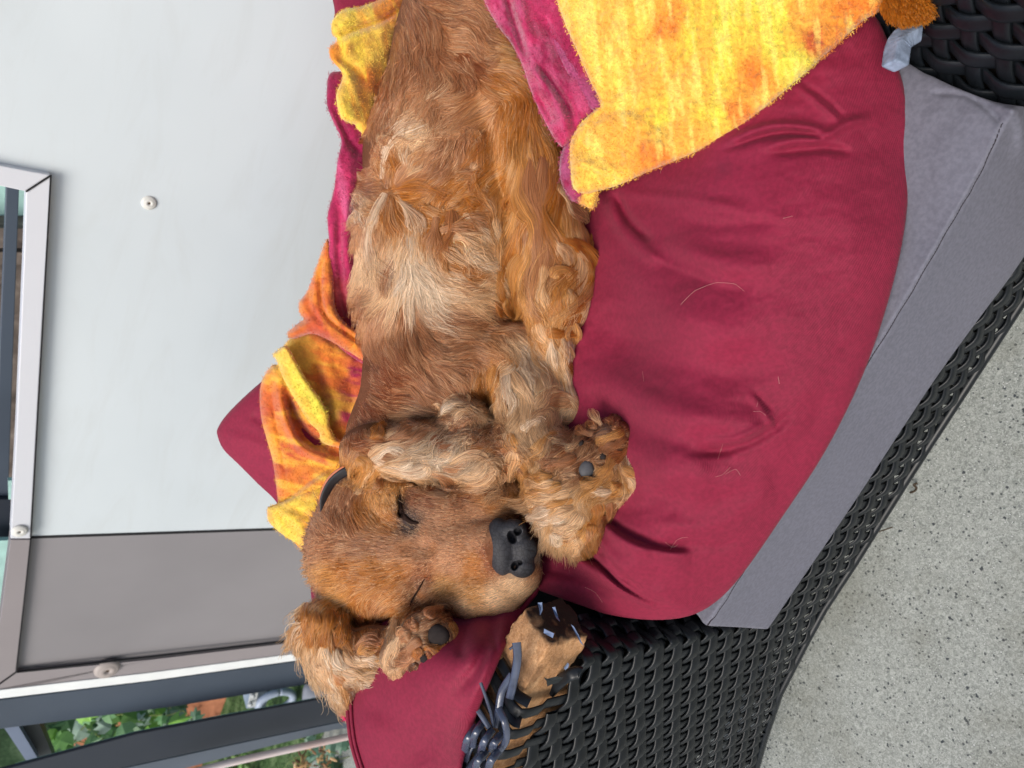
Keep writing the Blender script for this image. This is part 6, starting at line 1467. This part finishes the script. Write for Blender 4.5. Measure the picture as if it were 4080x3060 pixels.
# lower ear and second paw
add(cG, [
 ([(330, 260), (290, 380), (270, 520), (290, 680)], OR_, dict(w0=26)), ([(420, 330), (400, 460), (360, 600), (340, 740)], OR_, dict(w0=28)), ([(560, 330), (540, 480), (500, 620), (470, 760)], OR_, dict(w0=30)), ([(700, 370), (700, 480), (680, 600), (640, 720)], OR_, dict(w0=30)), ([(840, 400), (880, 500), (900, 580), (860, 680)], RB, dict(w0=28)), ([(960, 440), (1020, 540), (1060, 600)], RB, dict(w0=24)),
 ([(480, 680), (480, 820), (520, 940), (600, 1000)], CR, dict(w0=24)), ([(540, 700), (500, 840), (560, 960), (700, 980)], WH, dict(w0=20)), ([(620, 740), (640, 860), (720, 940), (820, 980), (900, 1010)], WH, dict(w0=26)), ([(700, 760), (740, 860), (840, 910), (940, 890), (1030, 930), (1110, 990)], CR, dict(w0=24)), ([(760, 800), (860, 860), (980, 860), (1080, 920), (1160, 980)], WH, dict(w0=22)),
 ([(780, 780), (860, 700), (960, 660), (1060, 680), (1130, 650)], LB, dict(w0=24)), ([(820, 820), (900, 760), (1020, 740), (1120, 740)], GO, dict(w0=24)), ([(640, 960), (760, 1010), (900, 1020), (1040, 1000)], CR, dict(w0=24)), ([(480, 880), (480, 1000), (560, 1120), (600, 1200)], CR, dict(w0=18)), ([(540, 960), (580, 1080), (640, 1180), (640, 1250), (610, 1300)], WH, dict(w0=14)),
 ([(620, 1000), (660, 1120), (690, 1230), (740, 1340)], GO, dict(w0=18)), ([(700, 1020), (740, 1100), (800, 1080)], CR, dict(w0=14)), ([(560, 980), (640, 1060), (720, 1120), (790, 1180)], OR_, dict(w0=16)), ([(470, 920), (470, 980), (490, 1010)], CR, dict(w0=10)), ([(1040, 1020), (1060, 1100), (1050, 1190)], WH, dict(w0=6, n=40)), ([(1080, 1020), (1110, 1100), (1130, 1200)], CR, dict(w0=6, n=40)),
 ([(1190, 440), (1190, 540), (1160, 640), (1180, 740)], WH, dict(w0=14)), ([(1230, 430), (1220, 540), (1230, 660), (1180, 780)], CR, dict(w0=20)), ([(1320, 540), (1260, 640), (1200, 760), (1140, 900), (1130, 1000)], CR, dict(w0=14)), ([(1400, 560), (1300, 620), (1240, 700)], LB, dict(w0=26)), ([(1480, 480), (1400, 500), (1340, 460)], LB, dict(w0=20)), ([(1560, 420), (1640, 340), (1720, 380)], BR, dict(w0=24)),
 ([(1500, 640), (1400, 720), (1320, 800), (1240, 820)], BR, dict(w0=30)), ([(1420, 820), (1360, 880), (1260, 880), (1180, 860)], LB, dict(w0=30)), ([(1440, 700), (1460, 780), (1420, 860)], OR_, dict(w0=14)), ([(1520, 740), (1600, 740), (1680, 760), (1760, 730), (1830, 760)], OR_, dict(w0=16)), ([(1560, 860), (1620, 820), (1680, 790)], RB, dict(w0=14)),
 ([(1840, 460), (1890, 560), (1920, 680), (1900, 760)], LB, dict(w0=14)), ([(1800, 460), (1860, 560), (1880, 680), (1860, 760)], GO, dict(w0=12)), ([(1760, 860), (1840, 820), (1900, 860), (1880, 940)], GO, dict(w0=24)), ([(1720, 960), (1800, 960), (1860, 960)], CR, dict(w0=20)), ([(1700, 1020), (1760, 1080), (1820, 1080)], GO, dict(w0=24)),
 ([(1480, 900), (1420, 960), (1440, 1040)], DK, dict(w0=14)), ([(1560, 960), (1560, 1040), (1520, 1120)], CR, dict(w0=24)), ([(1460, 1000), (1500, 1060), (1560, 1120)], LB, dict(w0=20)), ([(1320, 880), (1260, 980), (1220, 1080)], CR, dict(w0=22)), ([(1280, 1060), (1300, 1180), (1340, 1280), (1420, 1340)], WH, dict(w0=24)),
 ([(1320, 1100), (1360, 1220), (1440, 1320), (1540, 1360)], WH, dict(w0=26)), ([(1360, 1060), (1420, 1180), (1520, 1270), (1640, 1300)], CR, dict(w0=28)), ([(1420, 1040), (1500, 1140), (1600, 1200), (1690, 1210)], CR, dict(w0=28)), ([(1500, 1040), (1580, 1100), (1660, 1120), (1710, 1180)], GO, dict(w0=26)), ([(1380, 1200), (1440, 1320), (1520, 1400), (1560, 1420)], CR, dict(w0=20)), ([(1300, 1120), (1310, 1260), (1350, 1360)], WH, dict(w0=12)),
 ([(1600, 960), (1660, 1020), (1700, 1100)], LB, dict(w0=20)),
 # wisps at the outside of the ear
 ([(300, 300), (230, 400), (160, 480), (140, 560)], CR, dict(w0=16, w1=20, n=16, rad=1.0)), ([(280, 480), (200, 560), (170, 660), (180, 760)], WH, dict(w0=20, w1=26, n=18, rad=1.0)), ([(280, 620), (230, 760), (250, 880), (320, 1020)], CR, dict(w0=14, w1=24, n=16, rad=1.0)), ([(420, 800), (380, 900), (420, 980), (460, 1060)], CR, dict(w0=30, w1=30, n=14, rad=1.0)), ([(300, 260), (220, 330), (140, 400), (100, 500)], CR, dict(w0=10, w1=16, n=8, rad=1.0)),
], n=120, w0=26, w1=12, lift=15, rad=1.3, fray=15)
# upper body waves
add(cI, [
 ([(570, 1480), (570, 1330), (620, 1180), (720, 1080), (840, 1040), (960, 1010), (1080, 1000)], WH, dict(w0=26, n=160)), ([(620, 1300), (640, 1160), (720, 1040), (820, 970), (930, 960), (1040, 980)], CR, dict(w0=20)), ([(760, 1400), (750, 1280), (780, 1180), (880, 1130)], WH, dict(w0=12)), ([(700, 1320), (740, 1180), (840, 1100), (960, 1090), (1080, 1050), (1140, 940)], CR, dict(w0=18)),
 ([(620, 940), (670, 860), (760, 780), (880, 700), (980, 620)], LB, dict(w0=18)), ([(760, 940), (840, 860), (940, 800), (1040, 700), (1100, 600)], CR, dict(w0=12)), ([(880, 240), (900, 360), (880, 480), (930, 580)], LB, dict(w0=22)), ([(720, 400), (760, 500), (740, 600), (700, 700)], LB, dict(w0=22)), ([(980, 380), (1020, 480), (1000, 600), (1040, 700)], BR, dict(w0=20)),
 ([(1180, 420), (1220, 520), (1250, 620), (1330, 720)], RB, dict(w0=16)), ([(1240, 440), (1330, 520), (1420, 580)], RB, dict(w0=20)), ([(680, 1540), (820, 1480), (980, 1400), (1080, 1280)], LB, dict(w0=16)), ([(700, 1500), (820, 1380), (900, 1260)], CR, dict(w0=10)), ([(1200, 1420), (1300, 1300), (1400, 1180), (1440, 1080)], OR_, dict(w0=20)), ([(1280, 1420), (1360, 1360), (1420, 1240)], CR, dict(w0=8)),
 ([(480, 700), (560, 760), (640, 860), (660, 960)], LB, dict(w0=14)), ([(500, 800), (580, 880), (640, 1000), (650, 1100)], CR, dict(w0=10)), ([(360, 1120), (440, 1140), (540, 1120)], RB, dict(w0=24)), ([(400, 1520), (380, 1600), (440, 1640)], WH, dict(w0=16)), ([(340, 1420), (420, 1480), (520, 1460)], WH, dict(w0=12)),
], n=60, w0=38, w1=30, lift=6, rad=1.15, fray=20, ubr=(0.0, 0.7))
cB = crop(1300, 0, 0.784)
add(cB, [
 ([(360, 1010), (440, 1100), (470, 1180), (450, 1270)], WH, dict(w0=26)), ([(330, 1010), (340, 1120), (400, 1220), (400, 1330)], OR_, dict(w0=26)), ([(420, 1160), (420, 1280), (470, 1380), (560, 1440)], WH, dict(w0=30)), ([(460, 1240), (500, 1340), (580, 1420), (680, 1500)], CR, dict(w0=26)), ([(300, 980), (240, 1100), (210, 1220), (230, 1340), (320, 1420), (450, 1450)], WH, dict(w0=20)),
 ([(200, 900), (180, 980), (200, 1060), (230, 1130)], WH, dict(w0=18)), ([(160, 1040), (170, 1120), (220, 1170)], WH, dict(w0=18)), ([(500, 1440), (620, 1490), (740, 1510), (860, 1490)], WH, dict(w0=22)), ([(560, 1400), (680, 1460), (800, 1460), (880, 1420)], CR, dict(w0=24)), ([(640, 1060), (640, 1160), (600, 1260), (620, 1360)], BR, dict(w0=26)),
 ([(700, 1080), (760, 1140), (840, 1200), (880, 1280)], WH, dict(w0=24)), ([(560, 1100), (540, 1220), (520, 1320)], LB, dict(w0=26)), ([(720, 1320), (740, 1380), (800, 1420)], OR_, dict(w0=22)), ([(680, 1240), (760, 1300), (820, 1360), (880, 1380)], WH, dict(w0=20)), ([(350, 960), (460, 940), (560, 970), (640, 1000)], OR_, dict(w0=20)), ([(350, 940), (400, 860), (480, 800), (560, 700)], LB, dict(w0=14)),
], n=75, w0=40, w1=30, lift=6, rad=1.15, fray=20, ubr=(0.0, 0.6))
sets = [
    comb(14, 180000, everywhere, 21, 0.60, 0.25, 6, 5, 1.5, 0.4),
    comb(40, 170000, longf, 22, 1.25, 0.26, 9, 11, 1.25),
    comb(26, 40000, lambda x, y: longf(x, y) * np.clip(guide(x, y)[:, 3] * 1.4 - 0.2, 0.04, 1), 23, 1.15, 0.6, 15, 10, 1.3),
    comb(9, 145000, shortf, 24, 1.0, 0.2, 5, 4, 1.25, 0.6),
] + TR
hair_object('fur', sets, HAIR, dog)

# ---- nose leather
Nf = Field((1890, 2000, -330), (2190, 2350, 40), 3.0)
Nf.ell((1995, 2178, -112), (58, 116, 56), -7, 8); Nf.ell((2046, 2112, -126), (54, 46, 48), 0, 16); Nf.ell((2078, 2256, -112), (54, 48, 50), 0, 16); Nf.ell((2085, 2185, -115), (56, 60, 48), 0, 16)
Nf.ell((2040, 2140, -155), (17, 26, 50), -20, 6, sub=True); Nf.ell((2062, 2118, -150), (18, 15, 50), -30, 6, sub=True)
Nf.ell((2052, 2254, -150), (14, 20, 48), 25, 6, sub=True); Nf.ell((2070, 2242, -145), (12, 9, 40), 0, 6, sub=True)
Nf.chain([(2058, 2186, -176, 3), (2100, 2188, -172, 6), (2142, 2194, -140, 8)], 6, sub=True)
nv, nq = Nf.mesh()
nm = Mat('nose_leather', 0.62, 0.35)
c = nm.ramp(nm.noise(30, 4), [(0.3, (0.015, 0.015, 0.018)), (0.7, (0.034, 0.034, 0.041))])
vo = nm.N('ShaderNodeTexVoronoi'); vo.feature = 'DISTANCE_TO_EDGE'; vo.inputs['Scale'].default_value = 230; nm.L(nm.coord(), vo.inputs['Vector'])
cr_ = nm.ramp(vo.outputs['Distance'], [(0.0, (0.15, 0.15, 0.15)), (0.12, (1, 1, 1))])
nm.base(nm.mix(0.6, c, nm.mix(1.0, c, cr_, 'MULTIPLY'))); nm.bump(cr_, 0.3, 0.0005)
mesh_obj('nose', P(nv[:, 0], nv[:, 1], nv[:, 2]) - DL, nq, nm.m, dog)
# ---- closed eyes: dark lids lying in the folds
lid = simple('eyelid_skin', (0.020, 0.010, 0.007), 0.8, 0.1, 0.2, 60)
def lids(pts, rr):
    p = catmull(np.array(pts, float), sub=6); t = np.linspace(0, 1, len(p))
    w_ = surf(p[:, 0], p[:, 1]) - 4
    px_m = D0 / F
    vv, ff = tube(P(p[:, 0], p[:, 1], w_), rr * px_m * (0.3 + np.sin(np.pi * np.clip(t, 0.03, 0.97))), 8, up=tuple(_n(ORG - P(*p[0], w_[0]))))
    return mesh_obj('eyelid', vv - DL, ff, lid, dog)
lids([(1592, 1972), (1594, 2010), (1600, 2046), (1618, 2070), (1650, 2080)], 7)
lids([(1604, 2030), (1616, 2062), (1640, 2080), (1668, 2084)], 7)
lids([(1690, 2308), (1670, 2345), (1645, 2385), (1634, 2412)], 3.2)
# ---- paw pads
padg = simple('pad_grey', (0.065, 0.065, 0.07), 0.8, 0.35, 0.25, 150, 0.4, 500)
padb = simple('pad_dark', (0.022, 0.017, 0.016), 0.85, 0.15, 0.25, 120, 0.4, 500)
def pad(x, y, rx, ry, rot, hgt, mat, off=0):
    w_ = float(surf(np.array([x]), np.array([y]))[0]) + off
    t = math.radians(rot); V, Q = [], []; n1, n2 = 12, 20
    for i_ in range(n1 + 1):
        ph = math.pi * i_ / n1
        for j_ in range(n2):
            th = 2 * math.pi * j_ / n2
            s_ = np.sign(math.cos(ph)) * abs(math.cos(ph)) ** 0.8
            u, v_, z_ = rx * math.sin(ph) * math.cos(th), ry * math.sin(ph) * math.sin(th) * (1 - 0.18 * math.cos(th)), -hgt * s_
            V.append((x + u * math.cos(t) - v_ * math.sin(t), y + u * math.sin(t) + v_ * math.cos(t), w_ + z_))
    V = np.array(V)
    for i_ in range(n1):
        for j_ in range(n2): Q.append([i_ * n2 + j_, i_ * n2 + (j_ + 1) % n2, (i_ + 1) * n2 + (j_ + 1) % n2, (i_ + 1) * n2 + j_])
    return mesh_obj('paw_pad', P(V[:, 0], V[:, 1], V[:, 2]) - DL, Q, mat, dog)
pad(2332, 1874, 36, 44, 25, 32, padg, 2); pad(2402, 1820, 15, 17, 0, 16, padb, 2); pad(2316, 1768, 9, 16, 30, 16, padb, -4)
pad(1745, 2534, 48, 50, 0, 34, padb, 2); pad(1758, 2645, 38, 27, 120, 28, padb, 2); pad(1690, 2622, 18, 19, 0, 16, padb, -4)
# ---- collar: black webbing with an orange edge, standing off the neck
def ribbon(name, pts, width, thick, nr, mat):
    p = catmull(np.array(pts, float), sub=8); wp = P(p[:, 0], p[:, 1], p[:, 2])
    o = strand(wp - DL, np.tile(_n(nr), (len(wp), 1)), width, thick, mat, dog, name); return o
colk = simple('collar_black', (0.012, 0.012, 0.015), 0.45, 0.5, 0.2, 60, 0.2, 500)
colo = simple('collar_orange', (0.50, 0.17, 0.09), 0.6, 0.3, 0.1, 60)
vdir = _n(ORG - P(1300, 1960, 100))
sidev = _n(P(1400, 1990, 100) - P(1300, 1960, 100))
ribbon('collar', [(1470, 1860, 120), (1390, 1875, 90), (1330, 1915, 85), (1298, 1970, 90), (1292, 2020, 105), (1310, 2080, 150)], 0.0105, 0.0016, vdir + 0.8 * sidev, colk)
ribbon('collar_edge', [(1465, 1838, 120), (1382, 1855, 88), (1318, 1898, 80), (1284, 1958, 86), (1278, 2018, 100), (1296, 2085, 150)], 0.0032, 0.0022, vdir, colo)
# ---- hind paw tucked against the right arm, its leg running under the blanket
Hf = Field((1850, -720, -1150), (3860, 180, 300), 14.0)
Hf.chain([(2050, -420, 60, 150), (2600, -480, -230, 115), (3100, -400, -580, 90), (3540, -150, -830, 76), (3640, 0, -880, 66)], 30)
Hf.ell((3610, 15, -885), (85, 60, 55), -20, 20); Hf.ell((3670, 20, -880), (40, 45, 40), 0, 15); Hf.ell((3560, 20, -870), (45, 40, 40), 0, 15)
hv, hq = Hf.mesh()
hc = np.tile(np.array(OR_) * 0.8, (len(hv), 1)) * (1 + 0.15 * fbm(hv[:, 0], hv[:, 1], 30, 5)[:, None])
mesh_obj('hind_paw', P(hv[:, 0], hv[:, 1], hv[:, 2]) - DL, hq, coat.m, dog, colors=hc)
r = np.random.default_rng(5)
k = (hv[:, 0] > 3300) & (hv[:, 2] < -800)
src = hv[k][r.integers(k.sum(), size=9000)] + r.normal(size=(9000, 3)) * 4
ts = np.linspace(0, 1, 5)
dirs = np.stack([0.45 + 0.25 * r.normal(size=9000), 0.9 + 0.2 * r.normal(size=9000), -0.25 + 0.25 * r.normal(size=9000)], -1)
ctr = np.array([3600, 10, -800])
rad_out = (src - ctr); rad_out /= np.linalg.norm(rad_out, axis=1)[:, None]
q = src[:, None] + (dirs[:, None] * 26 * ts[None, :, None]) + rad_out[:, None] * (10 * np.sin(ts * 2))[None, :, None]
cols = np.array(OR_)[None] * (1 + 0.2 * r.normal(size=(9000, 1))); cols = np.clip(cols, 0.02, 0.9)
hair_object('hind_paw_fur', [(q, cols, np.tile(1.8 * (1 - 0.7 * ts ** 2), (9000, 1)))], HAIR, dog)

# ---- fleece nap on the blanket
r = np.random.default_rng(9)
Q_, C_, R_ = [], [], []
for o in [o for o in blanket.children]:
    me = o.data; n_ = len(me.vertices)
    co = np.empty(n_ * 3, np.float32); me.vertices.foreach_get('co', co); co = co.reshape(-1, 3)
    no = np.empty(n_ * 3, np.float32); me.vertices.foreach_get('normal', no); no = no.reshape(-1, 3)
    cl = np.empty(n_ * 4, np.float32); me.color_attributes['tint'].data.foreach_get('color', cl); cl = cl.reshape(-1, 4)[:, :3]
    h_ = n_ // 2; k = r.integers(h_, size=int(h_ * 1.6))
    k = k[((ORG - co[k]) * no[k]).sum(1) > -0.15]
    m_ = len(k); px_m = D0 / F
    jit_ = r.normal(size=(m_, 3)) * 3 * px_m
    dirn = no[k] * 0.55 + r.normal(size=(m_, 3)) * 0.75; dirn /= np.linalg.norm(dirn, axis=1)[:, None]
    L_ = (3 + 5 * r.random(m_)) * px_m; bend = r.normal(size=(m_, 3)) * 0.4
    ts = np.linspace(0, 1, 4)
    q = (co[k] + jit_)[:, None] + dirn[:, None] * (L_[:, None] * ts[None])[..., None] + bend[:, None] * (L_[:, None] * ts[None] ** 2)[..., None]
    Q_.append(q); C_.append(np.clip(cl[k] * (0.75 + 0.6 * r.random((m_, 1))) + 0.04 * r.random((m_, 1)), 0.01, 0.92)); R_.append(np.tile(0.9 * px_m * (1 - 0.5 * ts), (m_, 1)))
def world_hair(name, q, cols, rads, mat, parent, loc):
    cu = bpy.data.hair_curves.new(name); cu.add_curves([q.shape[1]] * len(q))
    cu.attributes['position'].data.foreach_set('vector', (q.reshape(-1, 3) - np.array(loc)).astype(np.float32).ravel())
    ra = cu.attributes.get('radius') or cu.attributes.new('radius', 'FLOAT', 'POINT'); ra.data.foreach_set('value', rads.astype(np.float32).ravel())
    ca = cu.attributes.new('hair_tint', 'FLOAT_COLOR', 'CURVE'); c4 = np.ones((len(cols), 4), np.float32); c4[:, :3] = cols; ca.data.foreach_set('color', c4.ravel())
    cu.materials.append(mat); o = bpy.data.objects.new(name, cu); COL.objects.link(o); o['kind'] = 'stuff'
    if parent is not None: o.parent = parent
    return o
nap = Mat('fleece_nap', 0.9, 0.05); at = nap.N('ShaderNodeAttribute'); at.attribute_name = 'hair_tint'; nap.base(at.outputs['Color'])
world_hair('fleece_nap', np.concatenate(Q_), np.concatenate(C_), np.concatenate(R_), nap.m, blanket, tuple(blanket.location))
# ---- loose pale hairs shed on the pillow
LH = [[(2712, 1215), (2760, 1165), (2840, 1130), (2920, 1130), (2965, 1160)], [(2890, 1890), (2930, 1870), (2950, 1895)], [(3000, 1640), (3030, 1640), (3050, 1655)], [(3100, 1500), (3105, 1530)], [(2880, 1770), (2860, 1830)],
      [(2650, 2160), (2680, 2180), (2700, 2170)], [(2330, 2340), (2370, 2360), (2400, 2400)], [(2600, 600), (2640, 640), (2630, 690)], [(2850, 1900), (2880, 1890), (2910, 1860)], [(3015, 1620), (3020, 1600)], [(2300, 2200), (2340, 2215), (2360, 2250)],
      [(2740, 2140), (2700, 2150), (2670, 2190)], [(3120, 870), (3160, 860)], [(2560, 1480), (2565, 1520)]]
Q_ = []
for h_ in LH:
    c_ = catmull(np.array(h_, float), sub=12 // (len(h_) - 1)); c_ = c_[np.linspace(0, len(c_) - 1, 9).astype(int)]
    w_ = pil_surf(c_[:, 0], c_[:, 1]) - 8
    Q_.append(P(c_[:, 0], c_[:, 1], w_))
Q_ = np.array(Q_)
o = world_hair('shed_hairs', Q_, np.tile(np.array([[0.62, 0.42, 0.34]]), (len(Q_), 1)), np.full(Q_.shape[:2], 0.00008), HAIR, None, (0, 0, 0))
o['label'] = 'thin pale dog hairs shed on the maroon pillow'; o['kind'] = 'stuff'
